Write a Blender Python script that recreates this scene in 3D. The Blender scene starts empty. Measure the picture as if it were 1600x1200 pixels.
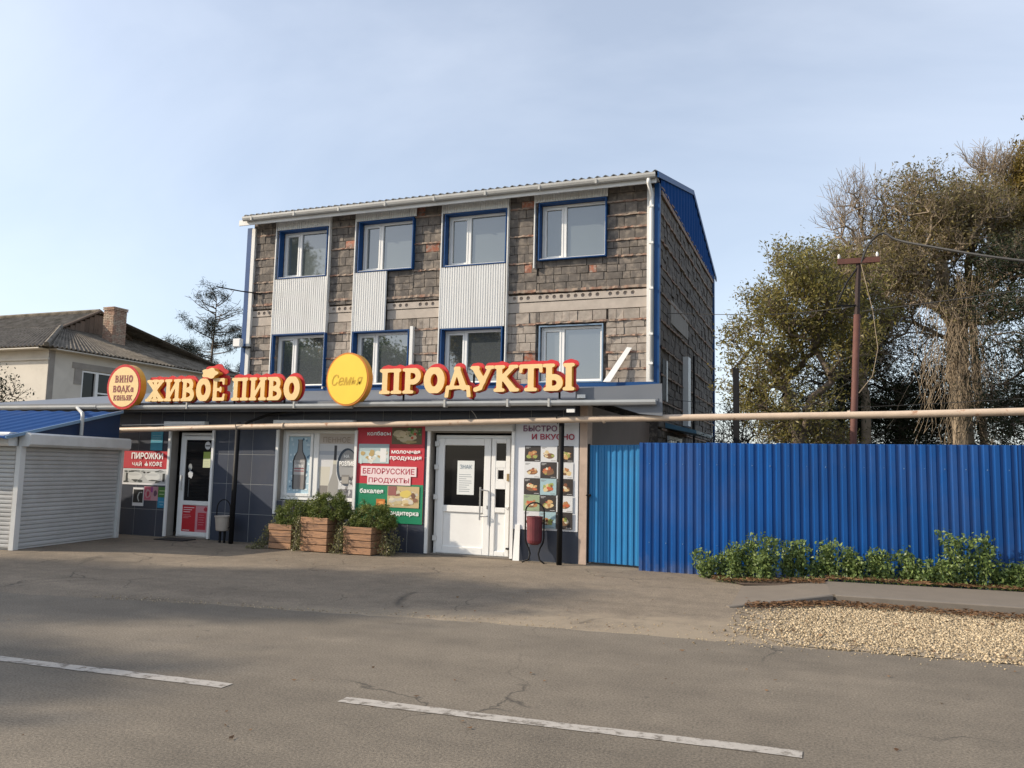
import bpy, bmesh, math, random
import numpy as np
from mathutils import Vector, Matrix

rnd = random.Random(7)
nr = np.random.default_rng(11)
scene = bpy.context.scene
COL = scene.collection

# ------------------------------------------------------------------ camera
CAM = Vector((0, 0, 1.6))
pitch, roll, yaw = math.radians(5.92), math.radians(1.295), math.radians(21.0)
r0 = Vector((math.cos(yaw), math.sin(yaw), 0)); f0 = Vector((-math.sin(yaw), math.cos(yaw), 0)); z0 = Vector((0, 0, 1))
fw = f0 * math.cos(pitch) + z0 * math.sin(pitch)
up = z0 * math.cos(pitch) - f0 * math.sin(pitch)
rt = r0 * math.cos(roll) + up * math.sin(roll)
up = up * math.cos(roll) - r0 * math.sin(roll)
cam_data = bpy.data.cameras.new('camera'); cam = bpy.data.objects.new('camera', cam_data); COL.objects.link(cam)
M = Matrix.Identity(4)
for i in range(3):
    M[i][0], M[i][1], M[i][2], M[i][3] = rt[i], up[i], -fw[i], CAM[i]
cam.matrix_world = M
cam_data.sensor_width = 36; cam_data.sensor_fit = 'HORIZONTAL'; cam_data.lens = 36 * 1270 / 1600
cam_data.clip_start = 0.05; cam_data.clip_end = 2000
scene.camera = cam

# ------------------------------------------------------------------ world, sun, exposure
SUN_FROM = Vector((-2.1, -1.0, 1.2)).normalized()
el = math.asin(SUN_FROM.z); az = math.atan2(SUN_FROM.x, SUN_FROM.y)      # clockwise from +Y
world = bpy.data.worlds.new('World'); scene.world = world; world.use_nodes = True
nt = world.node_tree; bg = nt.nodes['Background']
sky = nt.nodes.new('ShaderNodeTexSky'); sky.sky_type = 'NISHITA'; sky.sun_disc = False
sky.sun_elevation = el; sky.sun_rotation = az
sky.air_density = 1.0; sky.dust_density = 1.6; sky.ozone_density = 1.6; sky.altitude = 50
# thin high haze and a few faint wisps of cloud over the clear sky
tc = nt.nodes.new('ShaderNodeTexCoord')
mp = nt.nodes.new('ShaderNodeMapping'); mp.inputs['Scale'].default_value = (1.0, 1.0, 2.6); mp.inputs['Rotation'].default_value = (0.25, 0.3, 0.5)
ns = nt.nodes.new('ShaderNodeTexNoise'); ns.inputs['Scale'].default_value = 1.1; ns.inputs['Detail'].default_value = 6; ns.inputs['Roughness'].default_value = 0.55
ns.inputs['Distortion'].default_value = 0.6
cr = nt.nodes.new('ShaderNodeMapRange'); cr.inputs['From Min'].default_value = 0.35; cr.inputs['From Max'].default_value = 0.8
cr.inputs['To Min'].default_value = 0.24; cr.inputs['To Max'].default_value = 0.46
mixc = nt.nodes.new('ShaderNodeMix'); mixc.data_type = 'RGBA'
mixc.inputs[7].default_value = (7.9, 8.25, 8.85, 1)
nt.links.new(tc.outputs['Generated'], mp.inputs['Vector']); nt.links.new(mp.outputs[0], ns.inputs['Vector'])
nt.links.new(ns.outputs['Fac'], cr.inputs['Value']); nt.links.new(cr.outputs[0], mixc.inputs[0])
nt.links.new(sky.outputs[0], mixc.inputs[6]); nt.links.new(mixc.outputs[2], bg.inputs['Color'])
bg.inputs['Strength'].default_value = 0.135

sun_d = bpy.data.lights.new('sun', 'SUN'); sun = bpy.data.objects.new('sun', sun_d); COL.objects.link(sun)
sun.location = (-30, -20, 30); sun.rotation_euler = SUN_FROM.to_track_quat('Z', 'Y').to_euler()
sun_d.energy = 4.3; sun_d.angle = math.radians(0.6); sun_d.color = (1.0, 0.87, 0.70)

scene.view_settings.view_transform = 'Standard'; scene.view_settings.look = 'None'
scene.view_settings.gamma = 1; scene.view_settings.use_curve_mapping = False
scene.view_settings.exposure = 0.42

# ------------------------------------------------------------------ materials
MATS = {}
def mat(name, col, rough=0.7, var=0.12, scale=4.0, bump=0.0, bscale=60.0, metal=0.0, spec=0.5, col2=None, c2scale=None,
        c2lo=0.45, c2hi=0.62, objvar=0.0, stretch=(1, 1, 1), ior=1.5, coat=0.0, dirt=0.0, local=False):
    if name in MATS: return MATS[name]
    m = bpy.data.materials.new(name); m.use_nodes = True
    t = m.node_tree; b = t.nodes['Principled BSDF']; L = t.links
    b.inputs['Roughness'].default_value = rough; b.inputs['Metallic'].default_value = metal
    b.inputs['IOR'].default_value = ior; b.inputs['Coat Weight'].default_value = coat
    b.inputs['Specular IOR Level'].default_value = spec
    if local:
        g = t.nodes.new('ShaderNodeTexCoord'); pos = g.outputs['Object']
    else:
        g = t.nodes.new('ShaderNodeNewGeometry'); pos = g.outputs['Position']
    mpn = t.nodes.new('ShaderNodeMapping'); mpn.inputs['Scale'].default_value = stretch
    L.new(pos, mpn.inputs['Vector']); vec = mpn.outputs[0]
    n = t.nodes.new('ShaderNodeTexNoise'); n.inputs['Scale'].default_value = scale; n.inputs['Detail'].default_value = 8
    L.new(vec, n.inputs['Vector'])
    base = None
    if col2 is not None:
        n2 = t.nodes.new('ShaderNodeTexNoise'); n2.inputs['Scale'].default_value = c2scale or scale * 0.5; n2.inputs['Detail'].default_value = 9
        n2.inputs['Roughness'].default_value = 0.65
        L.new(vec, n2.inputs['Vector'])
        mr = t.nodes.new('ShaderNodeMapRange'); mr.inputs['From Min'].default_value = c2lo; mr.inputs['From Max'].default_value = c2hi
        L.new(n2.outputs['Fac'], mr.inputs['Value'])
        mx = t.nodes.new('ShaderNodeMix'); mx.data_type = 'RGBA'
        mx.inputs[6].default_value = (*col, 1); mx.inputs[7].default_value = (*col2, 1)
        L.new(mr.outputs[0], mx.inputs[0]); base = mx.outputs[2]
    hsv = t.nodes.new('ShaderNodeHueSaturation')
    if base is None: hsv.inputs['Color'].default_value = (*col, 1)
    else: L.new(base, hsv.inputs['Color'])
    ma = t.nodes.new('ShaderNodeMath'); ma.operation = 'MULTIPLY_ADD'
    ma.inputs[1].default_value = var * 4; ma.inputs[2].default_value = 1 - var * 2
    L.new(n.outputs['Fac'], ma.inputs[0]); val = ma.outputs[0]
    if objvar:
        oi = t.nodes.new('ShaderNodeObjectInfo')
        mo = t.nodes.new('ShaderNodeMath'); mo.operation = 'MULTIPLY_ADD'; mo.inputs[1].default_value = objvar * 2; mo.inputs[2].default_value = 1 - objvar
        L.new(oi.outputs['Random'], mo.inputs[0])
        mm = t.nodes.new('ShaderNodeMath'); mm.operation = 'MULTIPLY'; L.new(val, mm.inputs[0]); L.new(mo.outputs[0], mm.inputs[1]); val = mm.outputs[0]
    L.new(val, hsv.inputs['Value']); out = hsv.outputs[0]
    if dirt:
        n3 = t.nodes.new('ShaderNodeTexNoise'); n3.inputs['Scale'].default_value = 1.1; n3.inputs['Detail'].default_value = 10; n3.inputs['Roughness'].default_value = 0.7
        L.new(vec, n3.inputs['Vector'])
        m3 = t.nodes.new('ShaderNodeMapRange'); m3.inputs['From Min'].default_value = 0.48; m3.inputs['From Max'].default_value = 0.75; m3.inputs['To Max'].default_value = dirt
        L.new(n3.outputs['Fac'], m3.inputs['Value'])
        x3 = t.nodes.new('ShaderNodeMix'); x3.data_type = 'RGBA'; x3.inputs[7].default_value = (0.16, 0.13, 0.10, 1)
        L.new(m3.outputs[0], x3.inputs[0]); L.new(out, x3.inputs[6]); out = x3.outputs[2]
    L.new(out, b.inputs['Base Color'])
    if bump:
        nb = t.nodes.new('ShaderNodeTexNoise'); nb.inputs['Scale'].default_value = bscale; nb.inputs['Detail'].default_value = 6
        L.new(vec, nb.inputs['Vector'])
        bp = t.nodes.new('ShaderNodeBump'); bp.inputs['Strength'].default_value = bump; bp.inputs['Distance'].default_value = 0.01
        L.new(nb.outputs['Fac'], bp.inputs['Height']); L.new(bp.outputs[0], b.inputs['Normal'])
    MATS[name] = m
    return m

def leaf_mat(name, c1, c2, trans=0.35):
    if name in MATS: return MATS[name]
    m = bpy.data.materials.new(name); m.use_nodes = True; t = m.node_tree; L = t.links
    t.nodes.remove(t.nodes['Principled BSDF']); out = t.nodes['Material Output']
    at = t.nodes.new('ShaderNodeAttribute'); at.attribute_name = 'tint'
    mx = t.nodes.new('ShaderNodeMix'); mx.data_type = 'RGBA'; mx.inputs[6].default_value = (*c1, 1); mx.inputs[7].default_value = (*c2, 1)
    L.new(at.outputs['Fac'], mx.inputs[0])
    d = t.nodes.new('ShaderNodeBsdfDiffuse'); tr = t.nodes.new('ShaderNodeBsdfTranslucent'); gl = t.nodes.new('ShaderNodeBsdfGlossy')
    gl.inputs['Roughness'].default_value = 0.45; gl.inputs['Color'].default_value = (0.35, 0.35, 0.35, 1)
    ms = t.nodes.new('ShaderNodeMixShader'); ms.inputs[0].default_value = trans
    ms2 = t.nodes.new('ShaderNodeMixShader'); ms2.inputs[0].default_value = 0.07
    for s in (d, tr): L.new(mx.outputs[2], s.inputs['Color'])
    L.new(d.outputs[0], ms.inputs[1]); L.new(tr.outputs[0], ms.inputs[2])
    L.new(ms.outputs[0], ms2.inputs[1]); L.new(gl.outputs[0], ms2.inputs[2]); L.new(ms2.outputs[0], out.inputs['Surface'])
    MATS[name] = m; return m

def print_mat():
    if 'print' in MATS: return MATS['print']
    m = bpy.data.materials.new('print'); m.use_nodes = True; t = m.node_tree; b = t.nodes['Principled BSDF']
    a = t.nodes.new('ShaderNodeAttribute'); a.attribute_name = 'ink'
    t.links.new(a.outputs['Color'], b.inputs['Base Color']); b.inputs['Roughness'].default_value = 0.45
    MATS['print'] = m; return m

PVC = mat('white_pvc', (0.76, 0.76, 0.74), 0.35, 0.03, 3, dirt=0.12)
PVCG = mat('greyed_pvc', (0.62, 0.62, 0.60), 0.45, 0.05, 3, dirt=0.25)
BLUE = mat('blue_trim', (0.006, 0.055, 0.18), 0.5, 0.08, 5, dirt=0.06, spec=0.25)
FENCE = mat('blue_fence_sheet', (0.0006, 0.056, 0.225), 0.42, 0.16, 1.3, spec=0.35, dirt=0.16, bump=0.25, bscale=4, objvar=0.10, stretch=(1, 1, .6))
def mud(m):
    t = m.node_tree; L = t.links; b = t.nodes['Principled BSDF']; base = b.inputs['Base Color'].links[0].from_socket
    g = t.nodes.new('ShaderNodeNewGeometry'); sx = t.nodes.new('ShaderNodeSeparateXYZ'); L.new(g.outputs['Position'], sx.inputs[0])
    n = t.nodes.new('ShaderNodeTexNoise'); n.inputs['Scale'].default_value = 5; n.inputs['Detail'].default_value = 10; n.inputs['Roughness'].default_value = .75; L.new(g.outputs['Position'], n.inputs['Vector'])
    a = t.nodes.new('ShaderNodeMath'); a.operation = 'MULTIPLY_ADD'; a.inputs[1].default_value = -1.1; L.new(sx.outputs[2], a.inputs[0]); L.new(n.outputs['Fac'], a.inputs[2])
    r = t.nodes.new('ShaderNodeMapRange'); r.inputs['From Min'].default_value = .28; r.inputs['From Max'].default_value = .62; r.inputs['To Max'].default_value = .42; L.new(a.outputs[0], r.inputs['Value'])
    x = t.nodes.new('ShaderNodeMix'); x.data_type = 'RGBA'; x.inputs[7].default_value = (.17, .15, .12, 1); L.new(r.outputs[0], x.inputs[0]); L.new(base, x.inputs[6]); L.new(x.outputs[2], b.inputs['Base Color'])
mud(FENCE)
GATE = mat('light_blue_gate_sheet', (0.010, 0.17, 0.40), 0.5, 0.08, 3, dirt=0.12, bump=0.1, bscale=12)
ROOFBLUE = mat('blue_roof_sheet', (0.006, 0.050, 0.18), 0.8, 0.08, 3, dirt=0.10, spec=0.12)
TILE = mat('dark_navy_tile', (0.034, 0.043, 0.066), 0.42, 0.07, 3, dirt=0.16, objvar=0.10, bump=0.05, bscale=30)
GROUT = mat('pale_grout', (0.26, 0.27, 0.27), 0.9, 0.12, 8)
GLASS = mat('window_glass', (0.075, 0.085, 0.092), 0.02, 0.04, 1.2, spec=1.0, ior=2.0)
GLASSUP = mat('upper_window_glass', (0.105, 0.125, 0.128), 0.03, 0.03, 0.8, spec=1.0, ior=1.8)
DARKGLASS = mat('dark_door_glass', (0.008, 0.008, 0.009), 0.04, 0.05, 3, ior=1.35)
BLOCK_D = mat('dark_cinder_block', (0.122, 0.108, 0.096), 0.95, 0.2, 9, 0.5, 45, objvar=0.13, col2=(0.24, 0.205, 0.17), c2scale=5, c2lo=0.48, c2hi=0.66, dirt=0.3)
BLOCK_L = mat('pale_shell_block', (0.32, 0.28, 0.24), 0.95, 0.2, 9, 0.5, 45, objvar=0.12, col2=(0.22, 0.18, 0.155), c2scale=6, c2lo=0.5, c2hi=0.75)
BRICKR = mat('red_brick', (0.30, 0.11, 0.065), 0.9, 0.22, 10, 0.4, 60, objvar=0.2, col2=(0.30, 0.24, 0.2), c2scale=12)
MORTAR = mat('dark_mortar', (0.085, 0.072, 0.062), 0.98, 0.25, 6, 0.6, 30, col2=(0.21, 0.175, 0.145), c2scale=7, c2lo=0.5, c2hi=0.6)
LEDGE = mat('mortar_ledge', (0.28, 0.225, 0.18), 0.95, 0.25, 8, 0.5, 40, col2=(0.22, 0.12, 0.085), c2scale=4, c2lo=0.45, c2hi=0.6)
CONC = mat('raw_concrete', (0.42, 0.37, 0.32), 0.9, 0.12, 5, 0.3, 50, dirt=0.25)
HOLE = mat('cement_plug', (0.36, 0.31, 0.27), 0.95, 0.2, 15)
SHEET = mat('white_profiled_sheet', (0.68, 0.68, 0.66), 0.4, 0.05, 2, dirt=0.22, stretch=(3, 3, .35))
SLATE = mat('weathered_slate_sheet', (0.165, 0.14, 0.11), 0.92, 0.3, 3, 0.3, 40, col2=(0.075, 0.062, 0.042), c2scale=2.2, c2lo=0.42, c2hi=0.66)
METROOF = mat('grey_roof_metal', (0.10, 0.105, 0.11), 0.5, 0.1, 4)
SHOPROOF = mat('grey_blue_sheet', (0.135, 0.15, 0.175), 0.5, 0.06, 2, dirt=0.15)
GUTTER = mat('white_gutter', (0.42, 0.42, 0.40), 0.4, 0.06, 5, dirt=0.3)
PLASTER = mat('cream_plaster', (0.60, 0.56, 0.49), 0.9, 0.05, 1.2, 0.15, 20, dirt=0.25)
PLASTERG = mat('grey_cement', (0.30, 0.275, 0.245), 0.95, 0.15, 3, 0.3, 30)
BROWNWALL = mat('brown_plaster', (0.20, 0.16, 0.135), 0.9, 0.1, 2, 0.2, 20)
PINKW = mat('pinkish_beige_render', (0.46, 0.35, 0.28), 0.85, 0.12, 7, 0.2, 30, dirt=0.3)
PIPE = mat('pale_pipe_paint', (0.52, 0.41, 0.31), 0.5, 0.10, 7, 0.15, 40, col2=(0.30, 0.13, 0.06), c2scale=6, c2lo=0.60, c2hi=0.70)
BLACK = mat('black_metal', (0.006, 0.006, 0.007), 0.6, 0.1, 8, spec=0.25)
RUST = mat('rusty_red_metal', (0.10, 0.038, 0.028), 0.75, 0.2, 9, 0.2, 50)
MAROON = mat('maroon_enamel', (0.13, 0.022, 0.028), 0.5, 0.2, 10, dirt=0.35)
BEIGE = mat('beige_enamel', (0.38, 0.33, 0.28), 0.5, 0.08, 8, dirt=0.15)
SHUT = mat('shutter_slat_paint', (0.47, 0.47, 0.46), 0.42, 0.05, 3, dirt=0.28, objvar=0.05, bump=.05, bscale=5)
WOOD = mat('weathered_plank', (0.36, 0.195, 0.105), 0.8, 0.2, 5, 0.4, 30, stretch=(1.5, 6, 14), objvar=0.2, col2=(0.20, 0.115, 0.07), c2scale=3)
WOODG = mat('grey_gable_board', (0.16, 0.115, 0.085), 0.9, 0.2, 5, 0.3, 30, stretch=(6, 6, 1), objvar=0.2)
RED = mat('sign_red', (0.50, 0.022, 0.028), 0.35, 0.05, 4)
CREAM = mat('sign_cream_face', (0.80, 0.57, 0.27), 0.4, 0.04, 3)
OCHRE = mat('sign_ochre_side', (0.72, 0.34, 0.03), 0.4, 0.06, 3)
YELLOW = mat('sign_yellow_face', (0.85, 0.60, 0.06), 0.4, 0.04, 3)
YTXT = mat('sign_amber_lettering', (0.62, 0.36, 0.02), 0.5, 0.04, 3)
DKRED = mat('lettering_crimson', (0.36, 0.018, 0.05), 0.5, 0.04, 3)
WHITE = mat('lettering_white', (0.82, 0.82, 0.80), 0.5, 0.02, 3)
BROWNT = mat('lettering_brown', (0.22, 0.03, 0.03), 0.5, 0.04, 3)
GREYT = mat('lettering_grey', (0.25, 0.25, 0.26), 0.5, 0.04, 3)
PURPLE = mat('lettering_purple', (0.20, 0.08, 0.16), 0.5, 0.04, 3)
BARK = mat('bark', (0.115, 0.09, 0.068), 0.95, 0.3, 6, 0.4, 30)
BARKP = mat('pale_bark', (0.25, 0.20, 0.145), 0.95, 0.3, 6, 0.4, 30)
VINE = mat('dry_vine', (0.34, 0.27, 0.19), 0.95, 0.3, 6)
CABLE = mat('black_cable', (0.02, 0.02, 0.02), 0.6, 0.1, 6)
STEEL = mat('brushed_steel', (0.5, 0.5, 0.5), 0.3, 0.05, 6, metal=0.8)
L_OLIVE = leaf_mat('olive_leaves', (0.085, 0.10, 0.03), (0.36, 0.29, 0.08), 0.5)
L_GREEN = leaf_mat('green_leaves', (0.06, 0.11, 0.03), (0.20, 0.24, 0.07), 0.5)
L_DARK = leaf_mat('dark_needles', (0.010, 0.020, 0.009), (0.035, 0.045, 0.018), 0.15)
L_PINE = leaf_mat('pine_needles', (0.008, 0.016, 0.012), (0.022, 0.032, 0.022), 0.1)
L_BROWN = leaf_mat('brownish_leaves', (0.10, 0.095, 0.038), (0.27, 0.215, 0.085), 0.45)
L_YELLOW = leaf_mat('autumn_yellow_leaves', (0.13, 0.10, 0.02), (0.27, 0.19, 0.04))
L_WEED = leaf_mat('weed_leaves', (0.05, 0.10, 0.03), (0.26, 0.33, 0.10), 0.3)
SHADEBLUE = mat('shade_darkened_blue_sheet', (0.003, 0.024, 0.075), 0.55, 0.08, 3)  # kiosk cheek: blue sheet colour darkened to paint in its shade
L_IVY = leaf_mat('ivy_leaves', (0.075, 0.085, 0.03), (0.28, 0.26, 0.12), 0.25)
L_BOX = leaf_mat('shrub_leaves', (0.05, 0.085, 0.02), (0.22, 0.25, 0.06), 0.25)
L_LIT = leaf_mat('fallen_leaves', (0.09, 0.045, 0.022), (0.25, 0.145, 0.075), 0.1)

# ------------------------------------------------------------------ helpers
def tag(o, label=None, cat=None, group=None, kind=None):
    if label: o['label'] = label
    if cat: o['category'] = cat
    if group: o['group'] = group
    if kind: o['kind'] = kind
    return o

def thing(name, label, cat, loc=(0, 0, 0), rz=0.0, group=None):
    o = bpy.data.objects.new(name, None); COL.objects.link(o); o.empty_display_size = 0.1
    o.location = loc; o.rotation_euler = (0, 0, rz)
    if rz: o['localframe'] = 1
    return tag(o, label, cat, group)

def origin(p):
    v = Vector((0, 0, 0))
    while p is not None:
        if p.get('localframe'): return v
        v += p.location; p = p.parent
    return v

class MB:
    def __init__(s): s.v = []; s.f = []; s.c = []
    def face(s, pts, col=None):
        n = len(s.v); s.v.extend([tuple(p) for p in pts]); s.f.append(tuple(range(n, n + len(pts)))); s.c.append(col)
    def add(s, vs, fs, col=None):
        n = len(s.v); s.v.extend([tuple(p) for p in vs]); s.f.extend([tuple(i + n for i in f) for f in fs]); s.c.extend([col] * len(fs))
    def box(s, x0, x1, y0, y1, z0, z1, bev=0.0):
        if x1 < x0: x0, x1 = x1, x0
        if y1 < y0: y0, y1 = y1, y0
        if z1 < z0: z0, z1 = z1, z0
        if bev:
            b = min(bev, (x1 - x0) * .4, (z1 - z0) * .4, (y1 - y0) * .4)
            vs = [(x0, y1, z0), (x1, y1, z0), (x1, y1, z1), (x0, y1, z1),
                  (x0, y0 + b, z0), (x1, y0 + b, z0), (x1, y0 + b, z1), (x0, y0 + b, z1),
                  (x0 + b, y0, z0 + b), (x1 - b, y0, z0 + b), (x1 - b, y0, z1 - b), (x0 + b, y0, z1 - b)]
            fs = [(0, 3, 2, 1), (4, 5, 1, 0), (5, 6, 2, 1), (6, 7, 3, 2), (7, 4, 0, 3), (8, 9, 5, 4), (9, 10, 6, 5), (10, 11, 7, 6), (11, 8, 4, 7), (8, 11, 10, 9)]
            s.add(vs, fs); return s
        vs = [(x0, y0, z0), (x1, y0, z0), (x1, y1, z0), (x0, y1, z0), (x0, y0, z1), (x1, y0, z1), (x1, y1, z1), (x0, y1, z1)]
        s.add(vs, [(0, 3, 2, 1), (4, 5, 6, 7), (0, 1, 5, 4), (1, 2, 6, 5), (2, 3, 7, 6), (3, 0, 4, 7)]); return s
    def tube(s, pts, r, n=8, cap=True):
        pts = [Vector(p) for p in pts]; rs = r if isinstance(r, (list, tuple)) else [r] * len(pts)
        base = len(s.v)
        t0 = (pts[1] - pts[0]).normalized(); a = t0.orthogonal().normalized()
        for i, p in enumerate(pts):
            t = (pts[min(i + 1, len(pts) - 1)] - pts[max(i - 1, 0)]).normalized()
            a = (a - t * a.dot(t)).normalized(); b = t.cross(a)
            for k in range(n):
                th = 2 * math.pi * k / n
                s.v.append(tuple(p + (a * math.cos(th) + b * math.sin(th)) * rs[i]))
        for i in range(len(pts) - 1):
            for k in range(n):
                k2 = (k + 1) % n
                s.f.append((base + i * n + k, base + i * n + k2, base + (i + 1) * n + k2, base + (i + 1) * n + k)); s.c.append(None)
        if cap:
            s.f.append(tuple(base + k for k in reversed(range(n)))); s.f.append(tuple(base + (len(pts) - 1) * n + k for k in range(n))); s.c += [None, None]
        return s
    def prism(s, poly, y0, y1):          # polygon in (x,z), extruded in y
        n = len(poly)
        vs = [(x, y0, z) for x, z in poly] + [(x, y1, z) for x, z in poly]
        s.add(vs, [tuple(range(n)), tuple(reversed(range(n, 2 * n)))] + [(i, i + n, (i + 1) % n + n, (i + 1) % n) for i in range(n)]); return s
    def extr(s, poly, d):                # 3-D polygon extruded by vector d
        n = len(poly); d = Vector(d)
        vs = [tuple(Vector(p)) for p in poly] + [tuple(Vector(p) + d) for p in poly]
        s.add(vs, [tuple(range(n)), tuple(reversed(range(n, 2 * n)))] + [(i, i + n, (i + 1) % n + n, (i + 1) % n) for i in range(n)]); return s
    def lathe(s, cx, cy, prof, n=16):
        base = len(s.v)
        for r, z in prof:
            for k in range(n):
                th = 2 * math.pi * k / n; s.v.append((cx + r * math.cos(th), cy + r * math.sin(th), z))
        for i in range(len(prof) - 1):
            for k in range(n):
                k2 = (k + 1) % n
                s.f.append((base + i * n + k, base + i * n + k2, base + (i + 1) * n + k2, base + (i + 1) * n + k)); s.c.append(None)
        return s
    def mesh(s, name, off=(0, 0, 0), smooth=False, fixn=True):
        me = bpy.data.meshes.new(name)
        o = Vector(off)
        me.from_pydata([tuple(Vector(v) - o) for v in s.v], [], s.f)
        if fixn:
            bm = bmesh.new(); bm.from_mesh(me); bmesh.ops.recalc_face_normals(bm, faces=bm.faces); bm.to_mesh(me); bm.free()
        if any(c is not None for c in s.c):
            at = me.color_attributes.new('ink', 'FLOAT_COLOR', 'CORNER')
            k = 0; data = []
            for f, c in zip(s.f, s.c):
                data.extend(list((*(c or (1, 1, 1)), 1)) * len(f))
            at.data.foreach_set('color', data)
        if smooth: me.polygons.foreach_set('use_smooth', [True] * len(me.polygons))
        return me
    def build(s, name, m, parent=None, smooth=False, fixn=True):
        me = s.mesh(name, origin(parent), smooth, fixn); me.materials.append(m)
        return link(name, me, parent)

def link(name, me, parent=None, loc=None, scale=None, rot=None):
    o = bpy.data.objects.new(name, me); COL.objects.link(o)
    if parent is not None: o.parent = parent
    if loc is not None: o.location = Vector(loc) - origin(parent)
    if scale is not None: o.scale = scale
    if rot is not None: o.rotation_euler = rot
    return o

def bx(name, m, parent, x0, x1, y0, y1, z0, z1, bev=0.0):
    return MB().box(x0, x1, y0, y1, z0, z1, bev).build(name, m, parent)

def np_mesh(name, verts, faces, m, parent=None, tint=None, off=None):
    """verts (N,3); faces (M,k) all with k corners; tint per vertex"""
    o = np.array(origin(parent) if off is None else off, float)
    me = bpy.data.meshes.new(name); v = (np.asarray(verts, float) - o).astype(np.float32); f = np.asarray(faces, np.int32)
    k = f.shape[1]
    me.vertices.add(len(v)); me.vertices.foreach_set('co', v.ravel())
    me.loops.add(f.size); me.loops.foreach_set('vertex_index', f.ravel())
    me.polygons.add(len(f)); me.polygons.foreach_set('loop_start', np.arange(0, f.size, k, dtype=np.int32))
    me.polygons.foreach_set('loop_total', np.full(len(f), k, np.int32))
    me.update(calc_edges=True)
    if tint is not None:
        a = me.attributes.new('tint', 'FLOAT', 'POINT'); a.data.foreach_set('value', np.asarray(tint, np.float32))
    me.materials.append(m); return me

def rects_minus(x0, x1, z0_, z1_, holes):
    xs = sorted({x0, x1} | {min(max(h[i], x0), x1) for h in holes for i in (0, 1)})
    zs = sorted({z0_, z1_} | {min(max(h[i], z0_), z1_) for h in holes for i in (2, 3)})
    out = []
    for a, b in zip(zs, zs[1:]):
        run = None
        for c, d in zip(xs, xs[1:]):
            cx, cz = (c + d) / 2, (a + b) / 2
            inside = any(h[0] < cx < h[1] and h[2] < cz < h[3] for h in holes)
            if inside:
                if run: out.append((*run, a, b)); run = None
            else: run = (run[0], d) if run else (c, d)
        if run: out.append((*run, a, b))
    # merge vertically where spans agree
    res = []
    for r in out:
        for q in res:
            if abs(q[0] - r[0]) < 1e-6 and abs(q[1] - r[1]) < 1e-6 and abs(q[3] - r[2]) < 1e-6:
                res.remove(q); r = (r[0], r[1], q[2], r[3]); break
        res.append(r)
    return res

# text ---------------------------------------------------------------
def text_mesh(body, width, height, depth=0.002, bold=0.0, shear=0.0):
    c = bpy.data.curves.new('lettering', 'FONT'); c.body = body; c.size = 1; c.shear = shear
    c.align_x = 'CENTER'; c.resolution_u = 3
    o = bpy.data.objects.new('lettering', c); COL.objects.link(o)
    bpy.context.view_layer.update()
    me = bpy.data.meshes.new_from_object(o.evaluated_get(bpy.context.evaluated_depsgraph_get()))
    bpy.data.objects.remove(o); bpy.data.curves.remove(c)
    n = len(me.vertices); co = np.zeros(n * 3); me.vertices.foreach_get('co', co); co = co.reshape(-1, 3)
    mn, mx = co.min(0), co.max(0)
    co[:, 0] = (co[:, 0] - (mn[0] + mx[0]) / 2) / max(mx[0] - mn[0], 1e-6) * width
    co[:, 1] = (co[:, 1] - (mn[1] + mx[1]) / 2) / max(mx[1] - mn[1], 1e-6) * height
    polys = [tuple(p.vertices) for p in me.polygons]; bpy.data.meshes.remove(me)
    offs = [(0, 0)] if not bold else [(0, 0), (bold, 0), (-bold, 0), (0, bold), (0, -bold)]
    V = []; F_ = []
    for k, (ox, oz) in enumerate(offs):          # a heavier weight: the same outline shifted a little, each a hair in front
        y = -depth - k * 0.00015; b0 = len(V)
        V += [(x + ox, y, z + oz) for x, z, _ in co]; F_ += [tuple(i + b0 for i in p) for p in polys]
    me = bpy.data.meshes.new('lettering'); me.from_pydata(V, [], F_)
    return me

def text(body, cx, y, cz, width, height, m, parent, depth=0.002, bold=0.0, shear=0.0, name='lettering'):
    me = text_mesh(body, width, height, depth, bold, shear); me.materials.append(m)
    return link(name, me, parent, (cx, y, cz))

# outlines by a distance field and marching squares -------------------
def contours(field, xs, zs, level):
    """closed loops of field == level (inside where field < level)"""
    H, W = field.shape; inside = field < level
    def cut(i0, j0, i1, j1):
        a, b = field[i0, j0], field[i1, j1]; t = (level - a) / (b - a)
        return (xs[j0] + (xs[j1] - xs[j0]) * t, zs[i0] + (zs[i1] - zs[i0]) * t)
    nxt = {}; pos = {}
    for i in range(H - 1):
        row = inside[i, :-1].astype(int) + inside[i, 1:] * 2 + inside[i + 1, 1:] * 4 + inside[i + 1, :-1] * 8
        for j in np.nonzero((row > 0) & (row < 15))[0]:
            c = int(row[j])
            B, R_, T, Lf = ('h', i, j), ('v', i, j + 1), ('h', i + 1, j), ('v', i, j)
            segs = {1: [(Lf, B)], 2: [(B, R_)], 3: [(Lf, R_)], 4: [(R_, T)], 5: [(Lf, B), (R_, T)], 6: [(B, T)], 7: [(Lf, T)],
                    8: [(T, Lf)], 9: [(T, B)], 10: [(B, R_), (T, Lf)], 11: [(T, R_)], 12: [(R_, Lf)], 13: [(R_, B)], 14: [(B, Lf)]}[c]
            for a, b in segs:
                for e in (a, b):
                    if e not in pos:
                        pos[e] = cut(e[1], e[2], e[1], e[2] + 1) if e[0] == 'h' else cut(e[1], e[2], e[1] + 1, e[2])
                nxt[a] = b
    loops = []
    while nxt:
        s, e = nxt.popitem(); loop = [s]
        while e != s and e in nxt:
            loop.append(e); e = nxt.pop(e)
        if len(loop) > 5: loops.append([pos[k] for k in loop])
    return loops

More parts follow.
